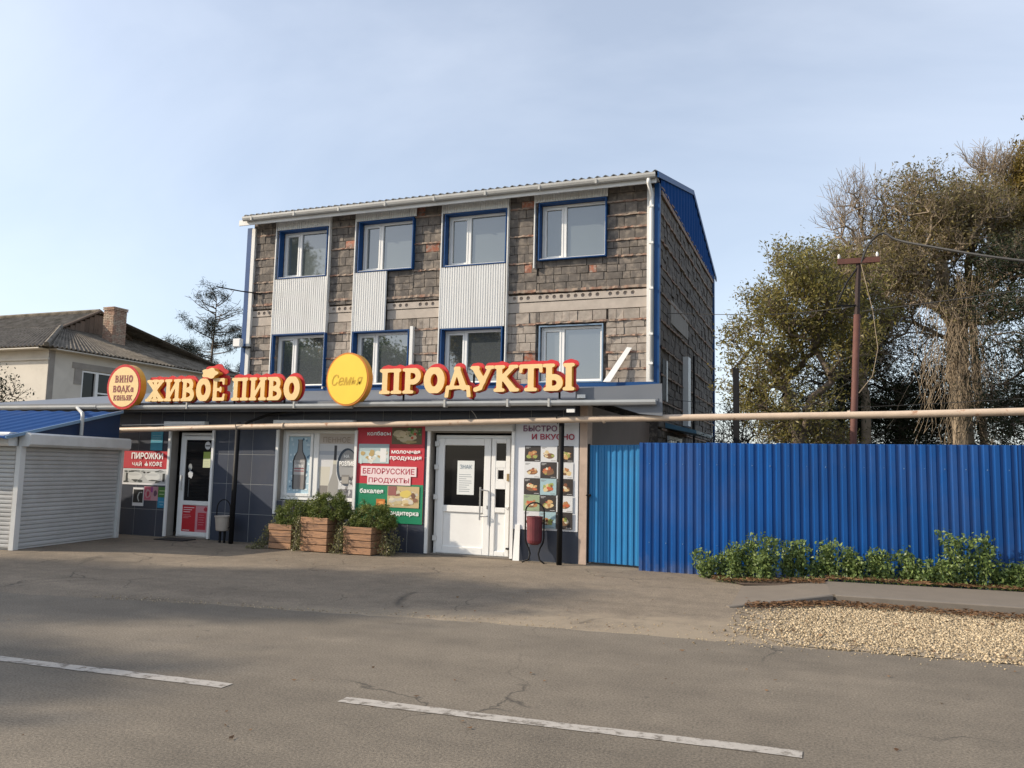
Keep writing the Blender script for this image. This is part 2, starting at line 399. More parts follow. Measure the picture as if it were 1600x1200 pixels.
def fill_mesh(loops, depth, name, flat_only=False):
    """fills loops (x,z) with holes, front at y=0 facing -Y, body to y=depth"""
    c = bpy.data.curves.new(name, 'CURVE'); c.dimensions = '2D'; c.fill_mode = 'BOTH'
    for lp in loops:
        s = c.splines.new('POLY'); s.points.add(len(lp) - 1)
        for p, q in zip(s.points, lp): p.co = (q[0], q[1], 0, 1)
        s.use_cyclic_u = True
    o = bpy.data.objects.new(name, c); COL.objects.link(o); bpy.context.view_layer.update()
    me = bpy.data.meshes.new_from_object(o.evaluated_get(bpy.context.evaluated_depsgraph_get()))
    bpy.data.objects.remove(o); bpy.data.curves.remove(c)
    bm = bmesh.new(); bm.from_mesh(me); bmesh.ops.remove_doubles(bm, verts=bm.verts, dist=1e-6)
    for v in bm.verts: v.co = Vector((v.co.x, 0, v.co.y))
    if not flat_only:
        r = bmesh.ops.extrude_face_region(bm, geom=bm.faces[:])
        bmesh.ops.translate(bm, verts=[g for g in r['geom'] if isinstance(g, bmesh.types.BMVert)], vec=(0, depth, 0))
    bmesh.ops.recalc_face_normals(bm, faces=bm.faces)
    bm.to_mesh(me); bm.free(); me.name = name
    return me

# slab-serif letters as strokes (x, z, radius) on a cap height of 1
def ell(cx, cz, rx, rz, r, a0=0, a1=360, n=22):
    pts = [(cx + rx * math.cos(math.radians(a0 + (a1 - a0) * k / n)), cz + rz * math.sin(math.radians(a0 + (a1 - a0) * k / n))) for k in range(n + 1)]
    return [(p[0], p[1], r, q[0], q[1], r) for p, q in zip(pts, pts[1:])]
def stem(x, r=0.105, a=0.06, b=0.94): return [(x, a, r, x, b, r)]
def serif(x, z, w=0.17, r=0.058): return [(x - w, z, r, x + w, z, r)]
def glyphs():
    G = {}
    G['П'] = (0.98, stem(.22) + stem(.72) + [(.1, .93, .065, .84, .93, .065)] + serif(.22, .06) + serif(.72, .06) + serif(.2, .94, .14))
    G['Р'] = (0.86, stem(.22) + ell(.42, .69, .24, .235, .085, -100, 100) + [(.2, .93, .065, .42, .935, .065), (.22, .45, .06, .42, .455, .06)] + serif(.24, .06) + serif(.18, .94, .12))
    G['О'] = (0.92, ell(.46, .5, .29, .40, .125))
    G['Д'] = (1.0, [(.47, .93, .075, .24, .2, .075), (.47, .93, .09, .74, .2, .115), (.12, .2, .06, .9, .2, .06), (.10, .2, .065, .06, -.14, .07), (.92, .2, .065, .96, -.14, .07), (.42, .93, .08, .52, .93, .08)])
    G['У'] = (0.92, [(.2, .9, .11, .48, .42, .11), (.76, .92, .065, .4, .16, .075), (.4, .16, .075, .22, .1, .085)] + serif(.18, .94, .12) + serif(.76, .94, .12))
    G['К'] = (0.96, stem(.22) + [(.3, .48, .08, .7, .9, .085), (.38, .55, .1, .74, .1, .115)] + serif(.22, .06, .15) + serif(.22, .94, .15) + serif(.76, .94, .12) + serif(.8, .06, .12))
    G['Т'] = (0.92, stem(.46) + [(.1, .93, .07, .82, .93, .07), (.1, .93, .06, .08, .74, .055), (.82, .93, .06, .84, .74, .055)] + serif(.46, .06, .18))
    G['Ы'] = (1.16, stem(.22) + ell(.4, .29, .22, .215, .085, -100, 100) + [(.22, .5, .065, .4, .505, .065), (.22, .07, .06, .4, .075, .06)] + stem(.94) + serif(.2, .94) + serif(.94, .94, .15) + serif(.94, .06, .15) + serif(.2, .06, .12))
    G['Ж'] = (1.16, stem(.58, .095) + [(.58, .5, .07, .24, .88, .095), (.58, .5, .07, .92, .88, .095), (.58, .5, .08, .22, .1, .105), (.58, .5, .08, .94, .1, .105)] + serif(.58, .06, .13) + serif(.58, .94, .13) + serif(.22, .93, .1) + serif(.94, .93, .1) + serif(.18, .06, .12) + serif(.98, .06, .12))
    G['И'] = (1.0, stem(.22) + stem(.76) + [(.26, .14, .07, .72, .86, .07)] + serif(.22, .06, .15) + serif(.22, .94, .15) + serif(.76, .06, .15) + serif(.76, .94, .15))
    G['В'] = (0.88, stem(.22) + ell(.42, .72, .2, .205, .08, -95, 95) + ell(.44, .28, .245, .215, .09, -95, 95) + [(.18, .93, .062, .42, .93, .062), (.22, .5, .055, .44, .5, .055), (.18, .07, .062, .44, .07, .062)] + serif(.17, .94, .1) + serif(.17, .06, .1))
    G['Е'] = (0.84, stem(.22) + [(.16, .93, .065, .68, .93, .065), (.22, .5, .06, .54, .5, .06), (.16, .07, .065, .7, .07, .065), (.68, .93, .058, .7, .76, .05), (.7, .07, .058, .74, .26, .05), (.54, .42, .045, .54, .58, .045)])
    G['Н'] = (1.0, stem(.22) + stem(.76) + [(.22, .5, .065, .76, .5, .065)] + serif(.22, .06, .15) + serif(.22, .94, .15) + serif(.76, .06, .15) + serif(.76, .94, .15))
    G['Ь'] = (0.8, stem(.22) + ell(.42, .29, .22, .215, .085, -100, 100) + [(.22, .5, .065, .42, .505, .065), (.22, .07, .06, .42, .075, .06)] + serif(.2, .94))
    G['Я'] = (0.9, stem(.66) + ell(.46, .7, .22, .225, .085, 80, 280) + [(.66, .93, .06, .46, .93, .06), (.66, .48, .06, .46, .475, .06), (.5, .46, .075, .24, .1, .085)] + serif(.68, .06, .13) + serif(.72, .94, .1) + serif(.2, .06, .1))
    G['а'] = (0.8, ell(.36, .3, .2, .2, .085) + stem(.6, .085, .1, .6) + [(.6, .62, .08, .28, .66, .07), (.6, .08, .07, .7, .07, .06)])
    return G
GL = glyphs()
def field_for(strokes, x0, x1, zmin, zmax, step, smooth=0.045, clip=None):
    xs = np.arange(x0, x1 + step, step); zs = np.arange(zmin, zmax + step, step)
    X, Z = np.meshgrid(xs, zs); F = np.full(X.shape, 9.0)
    for ax, az_, ar, bx_, bz, br in strokes:
        dx, dz = bx_ - ax, bz - az_; L2 = dx * dx + dz * dz + 1e-9
        t = np.clip(((X - ax) * dx + (Z - az_) * dz) / L2, 0, 1)
        G_ = np.hypot(X - ax - dx * t, Z - az_ - dz * t) - (ar + (br - ar) * t)
        h = np.clip(.5 + .5 * (F - G_) / smooth, 0, 1); F = F * (1 - h) + G_ * h - smooth * h * (1 - h)
    if clip is not None: F = np.maximum(F, np.maximum(Z - 1.0, clip - Z))
    return xs, zs, F
def letter_sign(root, word, x0, x1, zb, cap, yfront, depth, back, slope=0.0, grow=0.062):
    """separate letters on one red backing that follows their outline"""
    total = sum(GL[c][0] if c != ' ' else 0.34 for c in word); s = (x1 - x0) / total; sz = cap
    x = 0; allst = []
    for c in word:
        if c == ' ': x += 0.34; continue
        adv, st = GL[c]
        xs, zs, F = field_for(st, -0.15, adv + 0.15, -0.22, 1.15, 0.022, clip=-.18 if c == 'Д' else 0.0)
        lp = contours(F, xs, zs, 0.006)
        lp = [[((p[0] + x) * s + x0 , zb + p[1] * sz + slope * (p[0] + x) * s) for p in l] for l in lp]
        cx = x0 + (x + adv / 2) * s
        me = fill_mesh([[(p[0] - cx, p[1] - zb) for p in l] for l in lp], depth, 'letter')
        me.materials.append(OCHRE)
        lo = link('letter', me, root, (cx, yfront, zb)); lo['label'] = 'letter %s, cream face and ochre sides' % c
        fm = fill_mesh([[(p[0] - cx, p[1] - zb) for p in l] for l in lp], 0.004, 'letter_face'); fm.materials.append(CREAM)
        f = link('letter_face', fm, lo); f.location = (0, -0.0045, 0)
        allst += [(a + x, b, r, c2 + x, d, r2) for a, b, r, c2, d, r2 in st]
        x += adv
    xs, zs, F = field_for(allst, -0.3, x + 0.3, -0.4, 1.4, 0.03)
    lp = contours(F, xs, zs, grow * 1.35)
    lp = [l for l in lp if len(l) > 60]      # the small counters are closed by the backing
    lp = [[(p[0] * s, p[1] * sz + slope * p[0] * s) for p in l] for l in lp]
    me = fill_mesh(lp, 0.035, 'backing'); me.materials.append(RED)
    link('backing', me, root, (x0, back, zb + 0.03))

def slab_word(parent, word, cx, y, zb, width, cap, m):
    total = sum(GL[c][0] for c in word); s = width / total; x = 0
    for c in word:
        adv, st = GL[c]; xs, zs, F = field_for(st, -0.15, adv + 0.15, -0.22, 1.15, 0.03, clip=-.18 if c == 'Д' else 0.0)
        me = fill_mesh([[((p[0] - adv / 2) * s, p[1] * cap) for p in l] for l in contours(F, xs, zs, -0.015)], 0.003, 'lettering'); me.materials.append(m)
        link('lettering', me, parent, (cx - width / 2 + (x + adv / 2) * s, y, zb)); x += adv

# printed art: flat coloured shapes, each layer a hair in front of the last
class Art:
    def __init__(s, y): s.m = MB(); s.y = y; s.k = 0
    def poly(s, pts, col): s.k += 1; y = s.y - 0.00012 * s.k; s.m.face([(x, y, z) for x, z in pts], col)
    def rect(s, x0, x1, z0_, z1_, col): s.poly([(x0, z0_), (x1, z0_), (x1, z1_), (x0, z1_)], col)
    def blob(s, cx, cz, rx, rz, col, n=10, j=0.18, rot=0.0):
        pts = []
        for k in range(n):
            a = 2 * math.pi * k / n; q = 1 + rnd.uniform(-j, j); x, z = rx * q * math.cos(a), rz * q * math.sin(a)
            pts.append((cx + x * math.cos(rot) - z * math.sin(rot), cz + x * math.sin(rot) + z * math.cos(rot)))
        s.poly(pts, col)
    def food(s, x0, x1, z0_, z1_, bgc, pal, n=14, big=0.3):
        s.rect(x0, x1, z0_, z1_, bgc); w, h = x1 - x0, z1_ - z0_
        for k in range(n):
            rx = w * rnd.uniform(.06, big * .5); rz = h * rnd.uniform(.05, big * .45)
            cx = rnd.uniform(x0 + rx * 1.2, x1 - rx * 1.2); cz = rnd.uniform(z0_ + rz * 1.3, z0_ + h * .75)
            c = rnd.choice(pal); q = rnd.uniform(.75, 1.15)
            s.blob(cx, cz, rx, rz, tuple(v * q for v in c), rot=rnd.uniform(-.25, .25))
    def build(s, parent, name='print'): return s.m.build(name, print_mat(), parent, fixn=False)

# ------------------------------------------------------------------ GROUND
def asphalt(name, c, c2, sc, crack, sand=0.0):
    m = mat(name, c, 0.9, 0.10, sc, 0.45, 130, col2=c2, c2scale=0.5, c2lo=0.35, c2hi=0.7)
    t = m.node_tree; L = t.links; b = t.nodes['Principled BSDF']
    base = b.inputs['Base Color'].links[0].from_socket
    g = t.nodes.new('ShaderNodeNewGeometry')
    # fine aggregate speckle
    v = t.nodes.new('ShaderNodeTexNoise'); v.inputs['Scale'].default_value = 62; v.inputs['Detail'].default_value = 3
    L.new(g.outputs['Position'], v.inputs['Vector'])
    mr = t.nodes.new('ShaderNodeMapRange'); mr.inputs['From Min'].default_value = 0.3; mr.inputs['From Max'].default_value = 0.7
    mr.inputs['To Min'].default_value = 0.6; mr.inputs['To Max'].default_value = 1.4; L.new(v.outputs['Fac'], mr.inputs['Value'])
    mu = t.nodes.new('ShaderNodeMix'); mu.data_type = 'RGBA'; mu.blend_type = 'MULTIPLY'; mu.inputs[0].default_value = 1
    L.new(base, mu.inputs[6]); L.new(mr.outputs[0], mu.inputs[7]); out = mu.outputs[2]
    ms_ = t.nodes.new('ShaderNodeMapping'); ms_.inputs['Scale'].default_value = (0.10, 0.9, 1); ms_.inputs['Rotation'].default_value = (0, 0, -0.06); L.new(g.outputs['Position'], ms_.inputs['Vector'])
    nw = t.nodes.new('ShaderNodeTexNoise'); nw.inputs['Scale'].default_value = 1.3; nw.inputs['Detail'].default_value = 7; nw.inputs['Roughness'].default_value = 0.6; L.new(ms_.outputs[0], nw.inputs['Vector'])
    nq = t.nodes.new('ShaderNodeTexNoise'); nq.inputs['Scale'].default_value = 1.1; nq.inputs['Detail'].default_value = 10; nq.inputs['Roughness'].default_value = 0.75; L.new(g.outputs['Position'], nq.inputs['Vector'])
    ad = t.nodes.new('ShaderNodeMath'); ad.operation = 'ADD'; L.new(nw.outputs['Fac'], ad.inputs[0]); L.new(nq.outputs['Fac'], ad.inputs[1])
    mw = t.nodes.new('ShaderNodeMapRange'); mw.inputs['From Min'].default_value = 0.75; mw.inputs['From Max'].default_value = 1.25; mw.inputs['To Min'].default_value = 0.80; mw.inputs['To Max'].default_value = 1.20; L.new(ad.outputs[0], mw.inputs['Value'])
    mu2 = t.nodes.new('ShaderNodeMix'); mu2.data_type = 'RGBA'; mu2.blend_type = 'MULTIPLY'; mu2.inputs[0].default_value = 1
    L.new(out, mu2.inputs[6]); L.new(mw.outputs[0], mu2.inputs[7]); out = mu2.outputs[2]
    # cracks: distorted cell borders shown only in patches
    nd = t.nodes.new('ShaderNodeTexNoise'); nd.inputs['Scale'].default_value = 2.2; nd.inputs['Detail'].default_value = 8; L.new(g.outputs['Position'], nd.inputs['Vector'])
    va = t.nodes.new('ShaderNodeVectorMath'); va.operation = 'MULTIPLY_ADD'; va.inputs[1].default_value = (0.6, 0.6, 0); L.new(nd.outputs['Color'], va.inputs[0]); L.new(g.outputs['Position'], va.inputs[2])
    vo = t.nodes.new('ShaderNodeTexVoronoi'); vo.feature = 'DISTANCE_TO_EDGE'; vo.inputs['Scale'].default_value = crack[0]; L.new(va.outputs[0], vo.inputs['Vector'])
    ck = t.nodes.new('ShaderNodeMapRange'); ck.inputs['From Min'].default_value = 0.0; ck.inputs['From Max'].default_value = crack[1]; ck.inputs['To Min'].default_value = 1; ck.inputs['To Max'].default_value = 0
    L.new(vo.outputs['Distance'], ck.inputs['Value'])
    nm = t.nodes.new('ShaderNodeTexNoise'); nm.inputs['Scale'].default_value = 0.45; L.new(g.outputs['Position'], nm.inputs['Vector'])
    mk = t.nodes.new('ShaderNodeMapRange'); mk.inputs['From Min'].default_value = crack[2]; mk.inputs['From Max'].default_value = crack[2] + 0.06; L.new(nm.outputs['Fac'], mk.inputs['Value'])
    mm = t.nodes.new('ShaderNodeMath'); mm.operation = 'MULTIPLY'; L.new(ck.outputs[0], mm.inputs[0]); L.new(mk.outputs[0], mm.inputs[1])
    m2 = t.nodes.new('ShaderNodeMath'); m2.operation = 'MULTIPLY'; m2.inputs[1].default_value = 0.7; L.new(mm.outputs[0], m2.inputs[0])
    mx = t.nodes.new('ShaderNodeMix'); mx.data_type = 'RGBA'; mx.inputs[7].default_value = (0.02, 0.017, 0.014, 1)
    L.new(m2.outputs[0], mx.inputs[0]); L.new(out, mx.inputs[6]); out = mx.outputs[2]
    # dark spots and pale sand drift
    sp = t.nodes.new('ShaderNodeTexNoise'); sp.inputs['Scale'].default_value = 7; sp.inputs['Detail'].default_value = 5; L.new(g.outputs['Position'], sp.inputs['Vector'])
    sr = t.nodes.new('ShaderNodeMapRange'); sr.inputs['From Min'].default_value = 0.69; sr.inputs['From Max'].default_value = 0.74; sr.inputs['To Max'].default_value = 0.45; L.new(sp.outputs['Fac'], sr.inputs['Value'])
    mx2 = t.nodes.new('ShaderNodeMix'); mx2.data_type = 'RGBA'; mx2.inputs[7].default_value = (0.05, 0.042, 0.035, 1)
    L.new(sr.outputs[0], mx2.inputs[0]); L.new(out, mx2.inputs[6]); out = mx2.outputs[2]
    if sand:
        # sand washed along the road edge: distance from the edge line y = 8.23 + 0.13 (x + 0.8), widening to the right
        sx = t.nodes.new('ShaderNodeSeparateXYZ'); L.new(g.outputs['Position'], sx.inputs[0])
        a = t.nodes.new('ShaderNodeMath'); a.operation = 'MULTIPLY_ADD'; a.inputs[1].default_value = -0.115; a.inputs[2].default_value = -8.33; L.new(sx.outputs[0], a.inputs[0])
        d = t.nodes.new('ShaderNodeMath'); d.operation = 'ADD'; L.new(sx.outputs[1], d.inputs[0]); L.new(a.outputs[0], d.inputs[1])
        w = t.nodes.new('ShaderNodeMapRange'); w.inputs['From Min'].default_value = -7; w.inputs['From Max'].default_value = -1; w.inputs['To Min'].default_value = 0.03; w.inputs['To Max'].default_value = 1.9; w.clamp = True
        L.new(sx.outputs[0], w.inputs['Value'])
        dv = t.nodes.new('ShaderNodeMath'); dv.operation = 'DIVIDE'; L.new(d.outputs[0], dv.inputs[0]); L.new(w.outputs[0], dv.inputs[1])
        sn = t.nodes.new('ShaderNodeTexNoise'); sn.inputs['Scale'].default_value = 1.6; sn.inputs['Detail'].default_value = 9; sn.inputs['Roughness'].default_value = 0.7; L.new(g.outputs['Position'], sn.inputs['Vector'])
        su = t.nodes.new('ShaderNodeMath'); su.operation = 'MULTIPLY_ADD'; su.inputs[1].default_value = 3.2; L.new(sn.outputs['Fac'], su.inputs[0]); L.new(dv.outputs[0], su.inputs[2])
        ss = t.nodes.new('ShaderNodeMapRange'); ss.inputs['From Min'].default_value = 1.75; ss.inputs['From Max'].default_value = 2.5; ss.inputs['To Min'].default_value = sand; ss.inputs['To Max'].default_value = 0; L.new(su.outputs[0], ss.inputs['Value'])
        xm = t.nodes.new('ShaderNodeMapRange'); xm.inputs['From Min'].default_value = -7.5; xm.inputs['From Max'].default_value = -4.0; L.new(sx.outputs[0], xm.inputs['Value'])
        sm3 = t.nodes.new('ShaderNodeMath'); sm3.operation = 'MULTIPLY'; L.new(ss.outputs[0], sm3.inputs[0]); L.new(xm.outputs[0], sm3.inputs[1]); ss = sm3
        mx3 = t.nodes.new('ShaderNodeMix'); mx3.data_type = 'RGBA'; mx3.inputs[7].default_value = (0.29, 0.235, 0.165, 1)
        L.new(ss.outputs[0], mx3.inputs[0]); L.new(out, mx3.inputs[6]); out = mx3.outputs[2]
    L.new(out, b.inputs['Base Color'])
    return m
ROAD = asphalt('road_asphalt', (0.135, 0.113, 0.085), (0.165, 0.139, 0.105), 3.0, (0.28, 0.004, 0.52))
FORE = asphalt('old_forecourt_asphalt', (0.168, 0.135, 0.097), (0.212, 0.171, 0.123), 4.0, (0.7, 0.011, 0.46), sand=0.8)
EARTH = mat('bare_earth', (0.14, 0.11, 0.075), 0.97, 0.25, 3, 0.6, 40, col2=(0.10, 0.105, 0.045), c2scale=0.8)
SOIL = mat('dark_soil', (0.07, 0.048, 0.032), 0.97, 0.3, 8, 0.6, 50)
SANDM = mat('sandy_grit', (0.29, 0.235, 0.165), 0.97, 0.15, 6, 0.6, 90, col2=(0.22, 0.175, 0.12), c2scale=3)
WALK = mat('sidewalk_asphalt', (0.165, 0.138, 0.108), 0.92, 0.08, 4, 0.3, 120)
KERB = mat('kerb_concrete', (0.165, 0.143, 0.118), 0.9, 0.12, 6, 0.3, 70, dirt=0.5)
PAINT = mat('worn_road_paint', (0.38, 0.35, 0.31), 0.8, 0.08, 14, 0.3, 120, col2=(0.15, 0.13, 0.105), c2scale=11, c2lo=0.50, c2hi=0.62)

def sheet(name, pts, z, m, kind='structure'):
    b = MB(); b.face([(x, y, z) for x, y in pts]); o = b.build(name, m)
    tag(o, kind=kind)
    if o.data.polygons[0].normal.z < 0: o.data.flip_normals()
    return o

sheet('ground', [(-700, -400), (700, -400), (700, 900), (-700, 900)], -0.03, EARTH)
def edge_y(x):                       # far edge of the carriageway
    P = [(-60, -2.0), (-30, 2.9), (-18, 5.4), (-9.17, 7.07), (-4.42, 7.85), (-0.81, 8.22), (1.59, 8.37), (12, 8.9), (60, 11)]
    for (a, b), (c, d) in zip(P, P[1:]):
        if a <= x <= c: return b + (d - b) * (x - a) / (c - a)
    return P[-1][1]
xs_ = [-60, -45, -30, -24, -18] + [-16 + 0.13 * k for k in range(int(24 / 0.13))] + [12, 30, 60]
sheet('forecourt', [(-60, -3)] + [(x, edge_y(x) - 0.4) for x in (-30, -18, -9, -4, 1, 12)] + [(12, 10.5), (-0.5, 10.4), (-1.05, 12.4), (-1.75, 13.15), (-1.8, 19.5), (-60, 19.5)], -0.004, FORE)
far = [(x, edge_y(x) + (rnd.uniform(-.035, .035) if -16 <= x <= 8 else 0) + 0.03 * math.sin(x * 1.7)) for x in xs_]
near = [(60, 3.2), (12, 1.6), (-9, 0.9), (-30, -3.6), (-60, -9.5)]
sheet('road', far + near, 0.0, ROAD)

def paint_dash(x0, x1):
    b = MB(); n = 26; lo = []; hi = []
    for k in range(n + 1):
        x = x0 + (x1 - x0) * k / n; yc = 4.785 + 0.0615 * (x + 6.14)
        lo.append((x, yc - 0.062 + rnd.uniform(-.006, .006), 0.004)); hi.append((x, yc + 0.062 + rnd.uniform(-.006, .006), 0.004))
    b.face(lo + hi[::-1]); o = b.build('lane_marking', PAINT); tag(o, kind='structure')
    if o.data.polygons[0].normal.z < 0: o.data.flip_normals()
for a, b_ in ((-14.9, -11.9), (-11.0, -8.0), (-7.05, -4.02), (-3.1, -0.14), (0.8, 3.8), (4.7, 7.7)): paint_dash(a, b_)

# gravel shoulder, sidewalk, kerb, soil strip
gp = [(x, edge_y(x) + 0.05 + rnd.uniform(-.05, .05)) for x in np.arange(-0.3, 9, 0.25)] + [(9, 11.35), (2.15, 11.12), (0.1, 11.03)] + [(-.85 + rnd.uniform(-.1, .1), y) for y in np.arange(10.25, 9.2, -.12)] + [(-.8 + (9.2 - y) * .45 + rnd.uniform(-.1, .1), y) for y in np.arange(9.2, 8.4, -.1)]
sheet('gravel_bed', gp, 0.003, SANDM)
b = MB()
sw = [(-1.08, 10.35, 0.0), (0.06, 11.17, 0.12), (2.15, 11.26, 0.12), (9, 11.5, 0.12), (9, 13.2, 0.12), (2.46, 12.73, 0.12), (0.0, 12.49, 0.12), (-0.62, 12.15, 0.06), (-1.12, 12.3, 0.0)]
b.add(sw, [(0, 1, 6, 7, 8), (1, 2, 5, 6), (2, 3, 4, 5)]); b.add([(x, y, z) for x, y, z in sw] + [(x, y, -0.03) for x, y, z in sw], [(i, (i + 1) % 9, (i + 1) % 9 + 9, i + 9) for i in range(9)])
tag(b.build('sidewalk', WALK), kind='structure')
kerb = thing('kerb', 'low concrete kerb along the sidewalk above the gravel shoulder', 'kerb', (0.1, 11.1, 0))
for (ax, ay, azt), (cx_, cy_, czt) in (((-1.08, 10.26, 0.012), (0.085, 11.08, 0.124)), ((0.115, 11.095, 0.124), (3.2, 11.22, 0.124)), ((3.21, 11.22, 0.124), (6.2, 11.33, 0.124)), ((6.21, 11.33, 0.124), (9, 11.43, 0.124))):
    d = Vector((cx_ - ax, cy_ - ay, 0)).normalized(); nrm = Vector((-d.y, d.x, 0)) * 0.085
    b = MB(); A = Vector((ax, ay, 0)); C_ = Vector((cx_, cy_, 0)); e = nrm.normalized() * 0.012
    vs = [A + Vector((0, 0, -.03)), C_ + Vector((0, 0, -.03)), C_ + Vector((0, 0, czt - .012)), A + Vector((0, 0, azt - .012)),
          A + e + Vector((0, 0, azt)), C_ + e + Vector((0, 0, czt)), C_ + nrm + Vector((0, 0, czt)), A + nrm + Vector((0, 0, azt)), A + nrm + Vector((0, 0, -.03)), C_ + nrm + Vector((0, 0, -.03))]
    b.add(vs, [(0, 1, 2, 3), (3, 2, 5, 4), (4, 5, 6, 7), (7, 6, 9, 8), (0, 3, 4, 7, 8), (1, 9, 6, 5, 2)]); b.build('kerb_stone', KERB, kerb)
sheet('soil_strip', [(-1.78, 13.18), (-1.1, 12.33), (-0.6, 12.17), (0.0, 12.5), (2.46, 12.74), (9, 13.2), (9, 14.2), (-1.7, 14.2)], 0.012, SOIL)
b = MB(); b.face([(-0.62, 12.15, 0.061), (0.0, 12.49, 0.121), (2.46, 12.73, 0.121), (9, 13.2, 0.121), (9, 13.6, 0.10), (-1.5, 13.6, 0.03), (-1.7, 13.1, 0.014), (-1.12, 12.33, 0.014)])
tag(b.build('planting_bed', SOIL), kind='structure')

def scatter(name, label, n, sampler, zf, size, m, shape='stone', cat=None):
    P = np.array([sampler() for _ in range(n)]); Zs = np.array([zf(x, y) for x, y in P])
    S = nr.uniform(size[0], size[1], n) * nr.choice([1, 1, 1.4, 0.7], n)
    if shape == 'stone':
        base = np.array([(1, 0, 0), (0, 1, 0), (-1, 0, 0), (0, -1, 0), (0, 0, .75), (0, 0, -.6)], float)
        fc = np.array([(0, 1, 4), (1, 2, 4), (2, 3, 4), (3, 0, 4), (1, 0, 5), (2, 1, 5), (3, 2, 5), (0, 3, 5)])
    else:
        base = np.array([(1, 0, .25), (0, .5, 0), (-1, 0, .3), (0, -.5, 0.05)], float); fc = np.array([(0, 1, 2, 3)])
    a = nr.uniform(0, 2 * np.pi, n); tl = nr.uniform(-.6, .6, n)
    V = base[None] * (1 + nr.uniform(-.28, .28, (n, len(base), 3)))
    ca, sa = np.cos(a)[:, None], np.sin(a)[:, None]; ct, st = np.cos(tl)[:, None], np.sin(tl)[:, None]
    x, y, z = V[..., 0], V[..., 1], V[..., 2]; y, z = y * ct - z * st, y * st + z * ct
    x, y = x * ca - y * sa, x * sa + y * ca
    V = np.stack([x, y, z], -1) * S[:, None, None]
    V[..., 0] += P[:, 0:1]; V[..., 1] += P[:, 1:2]; V[..., 2] += (Zs + S * 0.25)[:, None]
    nb = len(base); Fc = (fc[None] + (np.arange(n) * nb)[:, None, None]).reshape(-1, fc.shape[1])
    me = np_mesh(name, V.reshape(-1, 3), Fc, m, tint=np.repeat(nr.uniform(0, 1, n), nb), off=(0, 0, 0))
    return tag(link(name, me), label, cat, kind='stuff')
STONE = leaf_mat('limestone_chips', (0.20, 0.15, 0.09), (0.60, 0.485, 0.32), 0.0)
def s_gravel():
    while True:
        x = rnd.uniform(-1.6, 5.2); t = rnd.random(); y0 = edge_y(x); y1 = 11.12 if x > .1 else 10.3 + (x + .9) * .8
        y = y0 + (y1 - y0) * t
        if x < 0.1 and rnd.random() > max(0, (x + 1.1) / 1.2) ** 1.8: continue
        if t < 0.12 and rnd.random() > .35: continue
        return x, y
scatter('gravel', 'pale limestone gravel spread between road and kerb', 56000, s_gravel, lambda x, y: 0.001 + rnd.uniform(0, .006), (0.004, 0.0155), STONE, cat='gravel')
def s_sandy():
    while True:
        x = rnd.uniform(-8, 0.5); y = edge_y(x) + abs(rnd.gauss(0, 0.12 + max(0, (x + 5) * .09)))
        return x, y
scatter('grit', 'small loose stones along the road edge before the shop', 900, s_sandy, lambda x, y: 0.0, (0.003, 0.008), STONE, cat='grit')
def s_leafkerb():
    x = rnd.uniform(-0.9, 6); y = (11.08 if x > .1 else 10.26 + (x + 1.08) * .71) - abs(rnd.gauss(0, .16)); return x, y
scatter('leaf_litter', 'brown fallen leaves gathered against the kerb face', 3800, s_leafkerb, lambda x, y: 0.02 + rnd.uniform(0, .04), (0.014, 0.03), L_LIT, 'leaf', cat='leaves')
def zbed(x, y):
    return 0.02 + (0.115 if x > 0 else max(0.0, 0.1 + x * .075)) + rnd.uniform(0, .02)
def s_leafbed():
    x = rnd.uniform(-1.6, 6.5); lo = (12.5 + x * .08) if x > 0 else 12.2 + (-x) * .2
    return x, lo + abs(rnd.gauss(0, .28))
scatter('dry_leaves', 'brown fallen leaves over the planting strip by the fence', 4200, s_leafbed, zbed, (0.015, 0.035), L_LIT, 'leaf', cat='leaves')
scatter('stray_leaves', 'scattered brown leaves and twigs lying over the pale gravel', 420, lambda: (rnd.uniform(-1, 5), rnd.uniform(8.4, 11)), lambda x, y: 0.016, (0.010, 0.024), L_LIT, 'leaf', cat='leaves')
scatter('stray_stones', 'loose gravel stones spilled onto the road edge', 420, lambda: (lambda x: (x, edge_y(x) + .05 - abs(rnd.gauss(0, .14))))(rnd.uniform(-1.2, 5)), lambda x, y: 0.001, (0.004, 0.010), STONE, cat='stones')
def s_road():
    return rnd.uniform(-9, 4), rnd.uniform(3, 13)
scatter('road_debris', 'tiny leaves and twigs strewn over road and forecourt', 170, s_road, lambda x, y: 0.002, (0.01, 0.022), L_LIT, 'leaf', cat='debris')

# ------------------------------------------------------------------ MAIN BUILDING (three storeys, bare blockwork)
YB = 19.0; XL, XR = -15.65, -3.57
mbd = thing('block_building', 'three-storey bare blockwork building with white sheet panels behind the shop', 'building', (-9.6, 24, 0))
cols = [(-15.38, -14.50, [8.17, 7.48, 6.78, 6.49, 6.12], [5.2, 4.57, 4.0]),
        (-12.86, -11.90, [8.2, 7.58, 6.83, 6.14], [5.2, 4.5]),
        (-10.17, -9.28, [8.27, 7.53, 6.8, 6.1], [5.2, 4.55]),
        (-7.49, -6.68, [8.21, 7.49, 6.78, 6.05], [5.2, 4.51]),
        (-4.87, -3.86, [8.16, 7.82, 7.5, 7.2, 6.8, 6.03], [5.22, 4.84, 4.43, 4.03])]
extra = [(-10.95, -10.17, [6.8, 6.1], [5.2], 6.84, 5.2), (-6.68, -4.87, [6.03], [5.22], 6.82, 5.2)]
XSET = cols + extra
core = MB()
